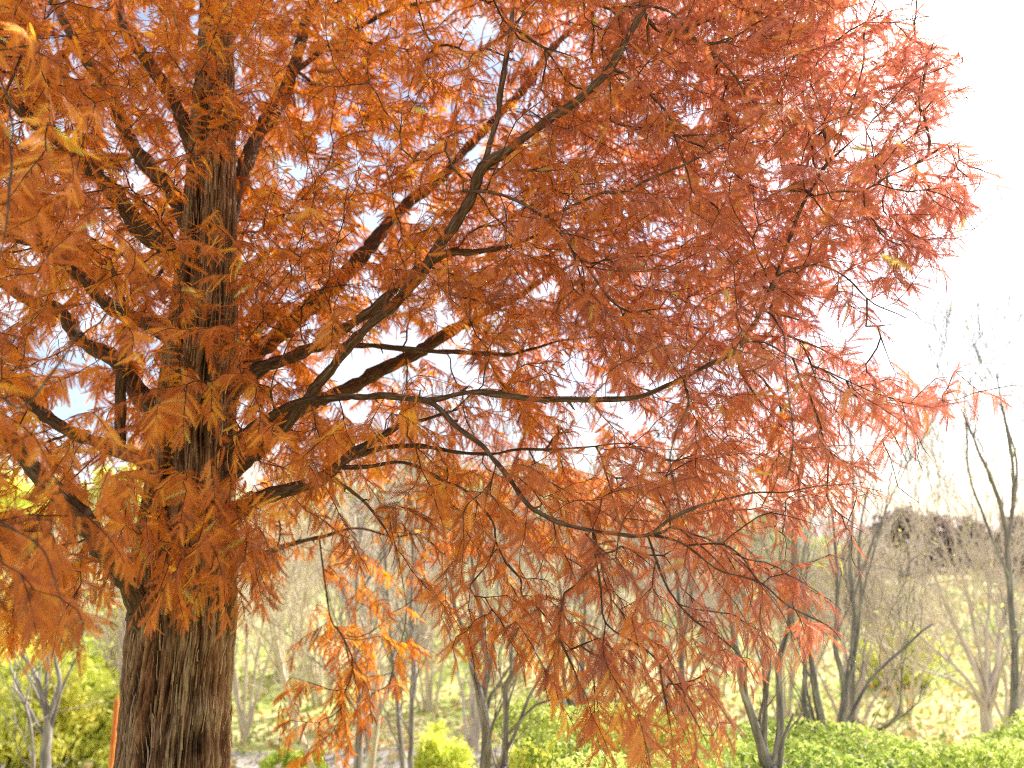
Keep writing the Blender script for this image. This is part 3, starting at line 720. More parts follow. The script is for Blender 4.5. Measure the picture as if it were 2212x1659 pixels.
# limbs: (px, py, distance, width px); 'on' = limb they leave from
LIMBS = {
 'a': [(385, 1560, 3.3, 40), (345, 1440, 3.22, 60), (308, 1340, 3.15, 62), (268, 1250, 3.05, 54), (215, 1170, 2.95, 50), (150, 1090, 2.85, 46), (75, 1010, 2.75, 42), (0, 930, 2.65, 36), (-90, 850, 2.5, 30), (-220, 790, 2.3, 16)],
 'b': [(410, 1060, 3.3, 44), (330, 1000, 3.3, 38), (240, 962, 3.3, 34), (174, 941, 3.3, 32), (87, 892, 3.3, 30), (20, 830, 3.3, 27), (-60, 780, 3.3, 22), (-200, 740, 3.3, 12)],
 'c': [(420, 990, 3.4, 50), (365, 913, 3.45, 46), (312, 861, 3.5, 42), (243, 774, 3.55, 38), (174, 733, 3.6, 34), (128, 674, 3.6, 32), (70, 653, 3.6, 28), (0, 612, 3.6, 24), (-120, 560, 3.6, 14)],
 'd': [(262, 975, 3.32, 24), (258, 940, 3.28, 26), (257, 885, 3.25, 27), (257, 820, 3.2, 28), (276, 725, 3.15, 25), (280, 680, 3.1, 20), (262, 630, 3.0, 12), (240, 560, 2.9, 7)],
 'e': [(425, 800, 3.3, 44), (365, 735, 3.3, 40), (330, 700, 3.3, 38), (243, 663, 3.3, 34), (194, 618, 3.3, 30), (163, 590, 3.3, 27), (90, 540, 3.3, 22), (0, 500, 3.3, 16), (-150, 450, 3.2, 9)],
 'f': [(435, 620, 3.3, 50), (382, 555, 3.3, 46), (312, 500, 3.25, 42), (260, 427, 3.2, 40), (191, 365, 3.15, 38), (139, 312, 3.1, 36), (69, 264, 3.05, 32), (28, 222, 3.0, 28), (-60, 160, 2.95, 22), (-180, 90, 2.9, 12)],
 'g': [(445, 530, 3.35, 46), (399, 469, 3.4, 44), (375, 423, 3.4, 42), (312, 347, 3.4, 38), (268, 278, 3.4, 34), (243, 215, 3.4, 30), (191, 139, 3.4, 26), (148, 62, 3.4, 22), (132, 35, 3.4, 20), (90, -60, 3.4, 14), (40, -180, 3.4, 8)],
 'h': [(458, 480, 3.35, 40), (417, 330, 3.3, 36), (384, 243, 3.3, 33), (347, 180, 3.3, 30), (297, 97, 3.3, 27), (274, 69, 3.3, 25), (250, -10, 3.3, 20), (210, -120, 3.3, 12)],
 'i': [(465, 560, 3.4, 40), (503, 440, 3.5, 36), (553, 308, 3.6, 33), (608, 208, 3.7, 32), (642, 121, 3.75, 27), (668, 35, 3.8, 23), (684, -20, 3.8, 20), (720, -140, 3.9, 10)],
 'j': [(639, 153, 3.72, 13), (694, 113, 3.7, 13), (740, 82, 3.6, 12), (790, 54, 3.5, 11), (834, 24, 3.45, 10), (887, 7, 3.4, 9), (935, 2, 3.35, 7), (1010, -30, 3.3, 4)],
 'k': [(430, 1100, 3.36, 40), (525, 1005, 3.2, 33), (600, 930, 3.0, 30), (660, 868, 2.95, 28), (677, 844, 2.92, 26), (713, 802, 2.88, 25), (776, 729, 2.82, 26), (852, 653, 2.76, 25), (907, 590, 2.7, 26), (956, 514, 2.65, 27), (1015, 434, 2.6, 25), (1046, 365, 2.55, 24), (1102, 325, 2.5, 22), (1164, 274, 2.45, 21), (1234, 226, 2.42, 20), (1310, 149, 2.4, 20), (1355, 80, 2.38, 17), (1397, 0, 2.36, 14), (1425, -100, 2.34, 8)],
 'l': [(1046, 365, 2.55, 15), (1060, 295, 2.56, 13), (1074, 229, 2.57, 13), (1095, 125, 2.58, 13), (1110, 40, 2.6, 11), (1114, -30, 2.6, 8), (1120, -120, 2.6, 4)],
 'm': [(1107, 60, 2.6, 6), (1125, 40, 2.6, 6), (1160, 8, 2.6, 5), (1190, -40, 2.6, 3)],
 'n': [(425, 920, 3.4, 36), (555, 809, 3.2, 30), (618, 781, 3.18, 28), (677, 746, 3.15, 26), (713, 726, 3.13, 25), (800, 667, 3.1, 23), (862, 615, 3.1, 22), (930, 570, 3.1, 20), (973, 549, 3.1, 20), (1025, 545, 3.1, 15), (1100, 530, 3.1, 10), (1180, 495, 3.1, 6)],
 'o': [(430, 1010, 3.6, 46), (640, 890, 3.9, 38), (700, 865, 4.0, 36), (758, 837, 4.05, 34), (834, 792, 4.1, 30), (921, 747, 4.15, 28), (984, 712, 4.2, 26), (1043, 681, 4.3, 23), (1095, 653, 4.3, 18), (1147, 618, 4.3, 13), (1190, 590, 4.3, 9), (1260, 560, 4.3, 5)],
 'p': [(430, 860, 3.6, 50), (555, 764, 3.9, 44), (625, 705, 4.0, 42), (694, 639, 4.1, 40), (746, 590, 4.2, 38), (820, 510, 4.3, 32), (880, 440, 4.4, 28), (949, 385, 4.45, 24), (1000, 330, 4.5, 22), (1070, 260, 4.5, 20), (1130, 191, 4.5, 19), (1182, 115, 4.5, 17), (1260, 40, 4.5, 12), (1330, -60, 4.5, 7)],
 'q': [(440, 840, 3.45, 26), (600, 770, 3.5, 17), (713, 753, 3.5, 14), (782, 748, 3.5, 14), (887, 757, 3.5, 13), (991, 757, 3.5, 12), (1084, 764, 3.5, 11), (1130, 757, 3.5, 8), (1216, 740, 3.5, 5), (1290, 730, 3.5, 3)],
 'r': [(430, 1030, 3.35, 40), (520, 945, 3.12, 28), (600, 885, 2.9, 22), (680, 863, 2.8, 17), (746, 860, 2.75, 15), (800, 861, 2.7, 15), (852, 858, 2.65, 15), (921, 862, 2.6, 14), (975, 852, 2.55, 13), (1025, 844, 2.5, 13), (1060, 847, 2.48, 15), (1164, 861, 2.45, 15), (1268, 867, 2.4, 14), (1355, 865, 2.38, 13), (1425, 844, 2.35, 12), (1489, 812, 2.3, 11), (1548, 778, 2.28, 12), (1590, 743, 2.25, 13), (1642, 667, 2.25, 10), (1666, 618, 2.25, 10), (1694, 549, 2.25, 9), (1708, 514, 2.25, 8), (1750, 430, 2.25, 8), (1774, 382, 2.25, 6), (1812, 295, 2.25, 5), (1852, 174, 2.25, 4), (1866, 72, 2.25, 3.5), (1893, 5, 2.25, 3), (1930, -60, 2.25, 2)],
 's': [(905, 862, 2.6, 15), (939, 875, 2.55, 14), (991, 924, 2.5, 13), (1043, 965, 2.45, 12), (1060, 990, 2.43, 12), (1095, 1035, 2.4, 12), (1137, 1087, 2.36, 13), (1164, 1103, 2.35, 12), (1209, 1128, 2.32, 11), (1255, 1139, 2.3, 10), (1320, 1150, 2.28, 8), (1404, 1156, 2.25, 9), (1450, 1130, 2.23, 9), (1481, 1112, 2.2, 9), (1540, 1090, 2.2, 6), (1618, 1066, 2.2, 5), (1687, 1064, 2.2, 4), (1750, 1050, 2.2, 3), (1860, 1035, 2.2, 2)],
 't': [(425, 1190, 3.36, 52), (480, 1130, 3.24, 46), (521, 1097, 3.12, 40), (590, 1069, 3.05, 36), (660, 1050, 3.0, 33), (712, 1028, 3.0, 30), (755, 990, 3.0, 24), (800, 955, 3.0, 18), (852, 920, 3.0, 14), (910, 905, 3.0, 9), (990, 880, 3.0, 5)],
 'u': [(770, 985, 3.0, 16), (817, 970, 3.05, 14), (887, 966, 3.1, 12), (956, 973, 3.1, 10), (1060, 979, 3.1, 8), (1130, 969, 3.1, 7), (1268, 965, 3.1, 5), (1370, 960, 3.1, 3)],
 'v': [(712, 1033, 3.0, 12), (745, 1050, 3.0, 8), (782, 1080, 3.0, 7), (817, 1125, 3.0, 5), (850, 1180, 3.0, 3)],
 'w': [(740, 1010, 3.0, 12), (790, 1008, 3.0, 10), (869, 1003, 3.0, 8), (956, 1038, 3.0, 7), (1010, 1060, 3.0, 6), (1064, 1125, 2.95, 5), (1071, 1163, 2.9, 5), (1088, 1204, 2.9, 5), (1119, 1250, 2.85, 5), (1123, 1288, 2.8, 5), (1161, 1316, 2.8, 4.5), (1199, 1361, 2.75, 4), (1213, 1395, 2.75, 3), (1195, 1450, 2.75, 2)],
 'x': [(430, 1230, 3.6, 30), (500, 1210, 4.0, 20), (555, 1198, 4.3, 15), (618, 1180, 4.5, 12), (694, 1162, 4.6, 9), (760, 1140, 4.7, 7), (802, 1145, 4.8, 6), (848, 1157, 4.8, 5), (903, 1157, 4.8, 4), (957, 1198, 4.8, 4), (1012, 1220, 4.8, 3)],
 'y': [(848, 1157, 4.8, 4), (862, 1206, 4.8, 4), (876, 1288, 4.8, 3), (870, 1360, 4.8, 2.5), (840, 1480, 4.8, 2)],
 'z': [(690, 1163, 4.6, 5), (700, 1230, 4.6, 4), (712, 1323, 4.6, 4), (726, 1356, 4.6, 3), (761, 1375, 4.6, 3), (807, 1362, 4.6, 2)],
 'aa': [(1000, 412, 2.6, 9), (1030, 413, 2.57, 8), (1078, 417, 2.5, 8), (1130, 441, 2.45, 7), (1178, 470, 2.4, 7), (1234, 450, 2.35, 7), (1303, 420, 2.3, 7), (1348, 418, 2.28, 6), (1400, 392, 2.25, 6), (1444, 371, 2.2, 5), (1496, 344, 2.2, 5), (1583, 292, 2.2, 4.5), (1649, 247, 2.2, 4), (1666, 225, 2.2, 3), (1690, 180, 2.2, 3), (1720, 110, 2.2, 2)],
 'ab': [(1178, 472, 2.4, 6), (1205, 500, 2.4, 5), (1234, 531, 2.4, 5), (1248, 573, 2.4, 4), (1262, 640, 2.4, 3)],
 'ac': [(1310, 151, 2.4, 8), (1345, 156, 2.35, 7), (1390, 194, 2.3, 6), (1435, 243, 2.28, 5), (1449, 278, 2.27, 4), (1470, 340, 2.25, 2)],
 'ad': [(1385, 10, 2.36, 7), (1444, 28, 2.3, 6), (1503, 83, 2.25, 5.5), (1583, 156, 2.2, 5), (1621, 208, 2.2, 4), (1660, 260, 2.2, 2)],
 'ae': [(1755, 424, 2.25, 5), (1809, 413, 2.25, 4.5), (1861, 408, 2.25, 4), (1930, 375, 2.3, 4), (2034, 333, 2.35, 3), (2086, 306, 2.4, 2)],
 'af': [(1600, 740, 2.25, 5), (1652, 738, 2.2, 4), (1710, 770, 2.15, 3), (1790, 800, 2.15, 3), (1900, 850, 2.15, 2.5), (2020, 890, 2.15, 2)],
 'ag': [(1673, 600, 2.25, 6), (1715, 580, 2.25, 5), (1770, 573, 2.25, 5), (1820, 600, 2.25, 4), (1890, 660, 2.25, 3), (1960, 690, 2.25, 2)],
 'ah': [(1404, 1156, 2.25, 7), (1444, 1163, 2.2, 6), (1486, 1180, 2.18, 5.5), (1548, 1229, 2.15, 5), (1600, 1250, 2.1, 5), (1652, 1270, 2.1, 4.5), (1704, 1312, 2.1, 4), (1791, 1350, 2.1, 3), (1815, 1380, 2.1, 2)],
 'ai': [(1486, 1178, 2.18, 5), (1559, 1176, 2.15, 4.5), (1600, 1204, 2.1, 4), (1638, 1253, 2.05, 4), (1690, 1320, 2.05, 3), (1720, 1380, 2.05, 2)],
 'aj': [(1280, 1142, 2.3, 6), (1290, 1220, 2.28, 5), (1300, 1284, 2.26, 5), (1307, 1347, 2.24, 4.5), (1373, 1388, 2.2, 4.5), (1407, 1413, 2.18, 4), (1444, 1470, 2.15, 4), (1496, 1545, 2.1, 3), (1530, 1600, 2.1, 2)],
 'ak': [(1400, 1160, 2.25, 6), (1444, 1277, 2.2, 5), (1493, 1336, 2.15, 5), (1541, 1364, 2.12, 4), (1597, 1413, 2.1, 3), (1640, 1480, 2.1, 2)],
 'al': [(1478, 822, 2.3, 6), (1482, 860, 2.0, 5), (1465, 930, 1.85, 4.5), (1451, 1000, 1.8, 4), (1462, 1060, 1.8, 4), (1475, 1115, 1.8, 3)],
 'am': [(1642, 667, 2.25, 6), (1680, 690, 2.0, 5), (1697, 730, 1.85, 4), (1703, 826, 1.75, 4), (1705, 913, 1.7, 4), (1701, 1000, 1.7, 3.5), (1690, 1052, 1.7, 3)],
 'an': [(-150, 90, 2.2, 14), (-60, 60, 2.0, 9), (24, 253, 1.6, 4.5), (30, 330, 1.55, 5), (28, 400, 1.5, 6), (28, 440, 1.5, 6), (16, 520, 1.5, 4), (0, 560, 1.5, 3)],
 'ao': [(-200, 1000, 2.4, 14), (-80, 900, 2.0, 9), (0, 850, 1.7, 6), (60, 880, 1.6, 6), (120, 800, 1.55, 5), (170, 720, 1.6, 4)],
 'ap': [(-200, 1150, 2.3, 12), (-60, 1130, 1.9, 8), (40, 1150, 1.6, 5), (110, 1200, 1.5, 4), (150, 1290, 1.45, 3)],
}
ON = {'a': 't0', 'b': 't0', 'c': 't0', 'd': 'b', 'j': 'i', 'l': 'k', 'm': 'l', 's': 'r', 'u': 't', 'v': 't', 'w': 't', 'y': 'x', 'z': 'x', 'aa': 'k',
      'ab': 'aa', 'ac': 'k', 'ad': 'k', 'ae': 'r', 'af': 'r', 'ag': 'r', 'ah': 's', 'ai': 's', 'aj': 's', 'ak': 's', 'al': 'r', 'am': 'r', 'an': 'f', 'ao': 'a', 'ap': 'a'}
def top_of(k):
    while k in ON and ON[k] in LIMBS:
        k = ON[k]
    return k

NP, NPAR, NLEN, NLIMB, NRAD, NTAN = [], [], [], [], [], []
LIMB_PATHS = {}
mask_lines = []
trunk_ax = catmull(tp, 0.1)
# trunk nodes
for i, a in enumerate(trunk_ax):
    NP.append(a[:3]); NPAR.append(-1); NLEN.append(0.5); NLIMB.append('trunk'); NRAD.append(a[3]); NTAN.append([0, 0, 1.0])
for key, pts in LIMBS.items():
    arr = np.array([[*P(x, y, d), w / FPX * proj(P(x, y, d))[2] / 2] for x, y, d, w in pts])
    c = catmull(arr, 0.035)
    n = len(c)
    wob = np.zeros((n, 3))
    for fr in (0.9, 2.3, 5.1):
        ph = rng.random(3) * 6.28
        s_ = np.arange(n)[:, None] * 0.035 * 2 * np.pi * fr
        wob += np.sin(s_ + ph) * 0.006 / fr
    c[:, :3] += wob * np.minimum(np.arange(n) / 8, 1)[:, None]
    knob = 1 + 0.10 * np.sin(np.arange(n) * 0.9 + rng.random() * 6) * rng.random(n) + 0.11 * rng.normal(size=n)
    c[:, 3] = np.maximum(c[:, 3] * 0.9 * knob, 0.0012)
    tk = top_of(key)
    LIMB_PATHS.setdefault(tk, []).append((c[:, :3], c[:, 3]))
    for j in range(3, n - 2, 3):                       # short dead stubs and spurs
        if c[j, 3] > 0.004 and rng.random() < 0.45:
            ax_ = nrm(c[j + 1, :3] - c[j - 1, :3])
            out_ = rng.normal(size=3); out_ = nrm(nrm(out_ - (out_ @ ax_) * ax_) + ax_ * 0.5)
            ls = rng.uniform(0.012, 0.05); r0 = min(0.004, c[j, 3] * 0.5)
            tq = np.array([0, 0.35, 0.7, 1.0])[:, None]
            LIMB_PATHS[tk].append((c[j, :3] + out_ * (c[j, 3] * 0.6 + tq * ls) + rng.normal(size=(4, 3)) * 0.0015, np.array([r0 * 1.6, r0, r0 * 0.8, r0 * 0.5])))
    L = np.concatenate([[0], np.cumsum(np.linalg.norm(np.diff(c[:, :3], axis=0), axis=1))])
    tang = nrm(np.gradient(c[:, :3], axis=0))
    prev = -1
    for i in range(6 if key not in ON else 0, n, 2):
        NP.append(c[i, :3]); NPAR.append(prev); NLEN.append(L[i] * 0.6 + (0.6 if key in ON else 0)); NLIMB.append(tk); NRAD.append(c[i, 3]); NTAN.append(tang[i])
        prev = len(NP) - 1
    mask_lines.append((np.stack(proj(c[:, :3])[:2], -1), proj(c[:, :3])[2], c[:, 3]))
n_fixed = len(NP)

# ---- where the crown is: rows of 100 px, columns of 100 px, first two rows lie above the frame, first two columns left of it
DENS = ["777777777777766666653100",
        "888888888888888888864200",
        "889996599975367999975310",
        "889895699976476999986541",
        "889855899867699999985420",
        "889956698356789999985542",
        "889977798456899999998751",
        "888998999999999999997530",
        "776789999878889999963200",
        "665456999636878999862000",
        "665436999645674579998642",
        "776537999865564569985200"]
_low = ["888668987656568999863200",
        "889769973445568987652000",
        "888639952334688777762000",
        "654516612443566788751000",
        "210000003331125786200000",
        "000000003320002674000000",
        "000000003200000342000000"]
DENS = DENS[:12] + _low
DENS = np.array([[int(ch) for ch in row[:24].ljust(24, '0')] for row in DENS], float) / 9
# row 0,1 -> y -200..0 ; row k -> y (k-2)*100 ; col c -> x (c-2)*100
def density(px, py):
    i = (py + 200) / 100; j = (px + 200) / 100
    i = np.clip(i, 0, DENS.shape[0] - 1e-3).astype(int); j = np.clip(j, 0, DENS.shape[1] - 1e-3).astype(int)
    return DENS[i, j]
HOLES = [(740, 790, 70), (900, 740, 55), (1000, 800, 45), (245, 240, 42), (430, 60, 40), (650, 370, 50), (620, 350, 45), (210, 490, 40), (520, 305, 30), (222, 690, 46), (90, 770, 60), (165, 850, 60), (130, 920, 50),
         (330, 800, 22), (555, 1020, 42), (760, 760, 40), (850, 730, 50), (960, 780, 40), (1230, 790, 60), (1290, 820, 45), (1050, 870, 30), (1260, 900, 50), (1340, 890, 50),
         (780, 1080, 60), (850, 1050, 45), (1430, 600, 25), (940, 640, 25), (700, 300, 40), (860, 190, 40), (1010, 330, 30), (1040, 60, 55), (1050, 150, 40), (320, 20, 45),
         (80, 290, 30), (190, 1010, 40), (60, 1060, 35), (1480, 250, 30), (1390, 480, 25), (1790, 680, 70), (1860, 300, 40), (1740, 780, 40), (1960, 250, 30), (1900, 500, 25),
         (290, 380, 35), (280, 460, 30), (560, 1070, 30), (330, 740, 20), (980, 240, 40), (740, 210, 35), (820, 300, 40), (1500, 1350, 30), (1250, 1300, 50),
         (1620, 1150, 40), (1720, 1180, 50), (1780, 1110, 40)]
def hole_factor(px, py):
    f = np.ones(len(px))
    for x, y, r in HOLES:
        d = np.hypot(px - x, py - y)
        f *= np.clip((d / (r * 0.72) - 0.6) / 0.5, 0.0, 1)
    return f

def sample_points(n):
    out = []
    tot = 0
    while tot < n:
        m = n * 3
        px = rng.uniform(-200, 2190, m); py = rng.uniform(-200, 1690, m)
        w = density(px, py) * hole_factor(px, py) * (1 - (0.22 + 0.26 * np.clip((py - 500) / 500, 0, 1)) * np.clip((px - 900) / 800, 0, 1)) * np.interp(py, [950, 1250], [1, 0.6])
        k = rng.random(m) < w ** 1.25
        px, py = px[k], py[k]
        u = rng.random(len(px))
        near = np.interp(px, [-200, 150, 350, 500, 900, 1400, 2200], [1.75, 1.85, 2.3, 2.5, 2.45, 2.05, 2.05])
        farr = np.interp(px, [-200, 400, 900, 1500, 1800, 2200], [4.6, 5.4, 5.6, 4.6, 3.3, 2.7])
        # lower hanging part: near tree skirt only, except the blurred far skirt left of centre
        lowm = py > 1180
        skirt = lowm & (px > 520) & (px < 960)
        d = near + (farr - near) * u ** 1.15
        d = np.where(lowm & ~skirt, near + 0.75 * u, d)
        d = np.where(skirt, 4.3 + 0.9 * u, d)
        d = np.where((py > 1000) & (px > 250) & (px < 560), 2.35 + 0.9 * u, d)
        d = np.where((py > 850) & (px < 250), np.where(u < 0.5, 1.7 + 1.2 * u, 2.2 + 2 * u), d)
        out.append(np.stack([px, py, d], -1)); tot += len(px)
    a = np.vstack(out)[:n]
    return a

N_SPRAY = 8600
smp = sample_points(N_SPRAY)
tw = (np.abs(smp[:, 0] - np.interp(smp[:, 1], [0, 1300], [466, 400])) < 75) & (smp[:, 2] < 3.15) & (((smp[:, 1] > 120) & (smp[:, 1] < 520)) | ((smp[:, 1] > 690) & (smp[:, 1] < 1000)))
smp = smp[~(tw & (rng.random(len(smp)) < 0.75))]
# keep the traced limbs visible: drop most sprays that would hang in front of them
drop = np.zeros(len(smp), bool)
for xy, dep, rad in mask_lines:
    big = rad.max() * FPX / dep.mean() > 5
    if not big: continue
    for j in range(0, len(xy), 2):
        wpx = rad[j] * FPX / dep[j]
        hit = (np.hypot(smp[:, 0] - xy[j, 0], smp[:, 1] - xy[j, 1]) < wpx + 26) & (smp[:, 2] < dep[j] + 0.05)
        drop |= hit
drop &= rng.random(len(smp)) < 0.78
smp = smp[~drop]
# trunk below the skirt stays clear
smp = smp[~((smp[:, 1] > 1290) & (smp[:, 0] > 240) & (smp[:, 0] < 540))]
xt = rng.normal(430, 65, 150); yt = np.concatenate([rng.uniform(-50, 1000, 70), rng.uniform(1000, 1280, 80)])
smp = np.vstack([smp, np.stack([xt, yt, rng.uniform(2.45, 3.05, 150)], -1)])
AP = P(smp[:, 0], smp[:, 1], smp[:, 2])
# even spacing: no two sprays start closer than a hand's width
acc = np.zeros((len(AP), 3)); na = 0
for a_ in AP:
    if na and np.min(((acc[:na] - a_) ** 2).sum(1)) < 0.115 ** 2: continue
    acc[na] = a_; na += 1
AP = acc[:na]
trunk_xy = np.array([tp[4, 0], TD])
# a further layer overhead and behind, outside the frame, so that the crown goes on
m2 = 420
ang = rng.uniform(0, 2 * np.pi, m2); rr_ = 0.5 + 2.7 * np.sqrt(rng.random(m2)); zz = rng.uniform(3.8, 6.6, m2)
ex = np.stack([trunk_xy[0] + rr_ * np.cos(ang), TD + rr_ * np.sin(ang), zz], -1)
ex = ex[np.linalg.norm(ex - CAMP, axis=1) > 1.6]
qx, qy, qf = proj(ex)
ex = ex[(qy < -150) | (qf < 0)]
AP = np.vstack([AP, ex])

MAXN = 200000
pos = np.zeros((MAXN, 3)); pos[:n_fixed] = NP
par = np.full(MAXN, -1); par[:n_fixed] = NPAR
ln_ = np.zeros(MAXN); ln_[:n_fixed] = NLEN
tan = np.zeros((MAXN, 3)); tan[:n_fixed] = NTAN
rfix = np.zeros(MAXN); rfix[:n_fixed] = NRAD
limb = list(NLIMB)
cnt = n_fixed
def rad_of(p):
    return np.hypot(p[..., 0] - trunk_xy[0], p[..., 1] - TD)
d0 = np.array([np.min(np.linalg.norm(pos[:cnt] - a, axis=1)) for a in AP])
order = np.argsort(d0 + 0.1 * rng.random(len(d0)))
EDGES = []          # (node index list incl. start, end tangent)
dirs_all = []
for ai in order:
    a = AP[ai]
    vec = a - pos[:cnt]
    dist = np.linalg.norm(vec, axis=1)
    cosn = (vec * tan[:cnt]).sum(1) / np.maximum(dist, 1e-6)
    cost = dist * (1.25 - 0.35 * cosn) + 0.16 * ln_[:cnt] + 1.2 * np.maximum(0, rad_of(pos[:cnt]) - rad_of(a)) + 0.5 * np.maximum(0, pos[:cnt, 2] - a[2] - 0.3)
    k = int(np.argmin(cost))
    s = pos[k]; D = dist[k]
    if D < 0.03: continue
    qx, qy, _ = proj(a)
    out2 = a - np.array([trunk_xy[0], TD, a[2]])
    out2 = out2 / max(np.linalg.norm(out2), 0.3)
    g_ = float(np.interp(qy, [-100, 250, 700, 1100, 1400, 1650], [0.35, 0.1, -0.15, -0.55, -1.3, -2.0]))
    if qx < 520: g_ -= 0.35
    e_dir = nrm(nrm(a - s) * 0.7 + out2 * 0.8 + np.array([0, 0, g_]) + rng.normal(size=3) * 0.3)
    s_dir = nrm(tan[k] * 0.6 + nrm(a - s))
    m = max(2, int(round(D / 0.05)))
    t = np.linspace(0, 1, m + 1)[1:, None]
    h00, h10, h01, h11 = 2*t**3-3*t**2+1, t**3-2*t**2+t, -2*t**3+3*t**2, t**3-t**2
    pts = h00 * s + h10 * s_dir * D + h01 * a + h11 * e_dir * D
    pts = pts + np.sin(t * np.pi) * rng.normal(size=3) * 0.03 * D + rng.normal(size=pts.shape) * 0.004
    pts[:, 2] -= (np.sin(t[:, 0] * np.pi)) * 0.04 * D
    ids = [k]
    prevp = s
    for p in pts:
        if cnt >= MAXN - 2: break
        pos[cnt] = p; par[cnt] = ids[-1]; ln_[cnt] = ln_[ids[-1]] + np.linalg.norm(p - prevp)
        tan[cnt] = nrm(p - prevp); limb.append(limb[ids[-1]]); ids.append(cnt); prevp = p; cnt += 1
    EDGES.append((ids, e_dir, g_))

# pipe-model radii
load = np.zeros(cnt)
for ids, _, _ in EDGES:
    load[ids[-1]] += 1
for i in range(cnt - 1, n_fixed - 1, -1):
    load[par[i]] += load[i]
R_TIP = 0.0013
rad_n = R_TIP * np.maximum(load, 1) ** 0.45

# ---- frond prototypes
def proto(pairs, quad, curve, needle_w, side_bias=0.0, seed=0):
    g = np.random.default_rng(seed)
    V, T, Q = [], [], []
    xs = np.linspace(0.06, 0.985, pairs)
    def zc(x): return -curve * x ** 2
    def yc(x): return side_bias * x ** 2
    for i, x in enumerate(xs):
        prof = min(1.0, 0.45 + 2.6 * x) * (1 - max(0, (x - 0.5) / 0.5) ** 1.8 * 0.68)
        for sgn in (-1, 1):
            L = 0.205 * prof * (0.88 + 0.24 * g.random())
            an = math.radians(66 - 16 * x + g.normal() * 4)
            dx, dy = math.cos(an) * L, math.sin(an) * L * sgn
            b = np.array([x, yc(x), zc(x)])
            tip = b + [dx, dy, -0.10 * L + 0.05 * L * g.normal() - curve * 2 * x * dx]
            w = needle_w
            k = len(V)
            if quad:
                mid = b * 0.55 + tip * 0.45 + [0, 0, 0.05 * L]
                px_ = np.array([-(dy), dx, 0]) / L * sgn
                V += [b, mid + px_ * w * 0.5, tip, mid - px_ * w * 0.5]
                Q.append([k, k + 1, k + 2, k + 3])
            else:
                V += [b + [-w * 0.55, 0, 0], b + [w * 0.55, 0, 0], tip]
                T.append([k, k + 1, k + 2])
    # rachis: a narrow 3-piece strip
    rx = np.linspace(0, 1, 5)
    k = len(V)
    for x in rx:
        wd = 0.011 * (1 - 0.6 * x)
        V += [[x, yc(x) - wd, zc(x) + 0.004], [x, yc(x) + wd, zc(x) + 0.004]]
    for i in range(4):
        Q.append([k + 2 * i, k + 2 * i + 1, k + 2 * i + 3, k + 2 * i + 2])
    return np.array(V), np.array(T, int).reshape(-1, 3), np.array(Q, int).reshape(-1, 4)
def protos(pairs, quad, w):
    return [proto(pairs, quad, c, w, sb, seed=i) for i, (c, sb) in enumerate([(0.05, 0.05), (0.18, -0.06), (0.30, 0.04), (0.12, 0.12), (0.40, -0.03), (0.24, -0.10), (0.75, 0.08), (-0.12, -0.14), (0.55, -0.20)])]
LODS = [protos(25, True, 0.034), protos(20, False, 0.040), protos(13, False, 0.070)]

# ---- outline of the crown
def dens_soft(px, py):
    px = px + 40 * np.clip((px - 1650) / 250, 0, 1)
    i = np.clip((py + 200) / 100 - 0.5, 0, DENS.shape[0] - 1.001); j = np.clip((px + 200) / 100 - 0.5, 0, DENS.shape[1] - 1.001)
    a, b = i.astype(int), j.astype(int); f, g2 = i - a, j - b
    return (DENS[a, b] * (1 - g2) + DENS[a, b + 1] * g2) * (1 - f) + (DENS[a + 1, b] * (1 - g2) + DENS[a + 1, b + 1] * g2) * f
def inside(p):
    x, y, f = proj(p)
    ok = dens_soft(x, y) > rng.uniform(0.13, 0.34, len(x))
    hf = hole_factor(x, y)
    ok &= (hf > 0.5) | (rng.random(len(x)) < 0.30)
    ok &= ~((y > 1350) & (x > 245) & (x < 520))
    return ok | (f < 0.3) | (x < -60) | (y < -60)

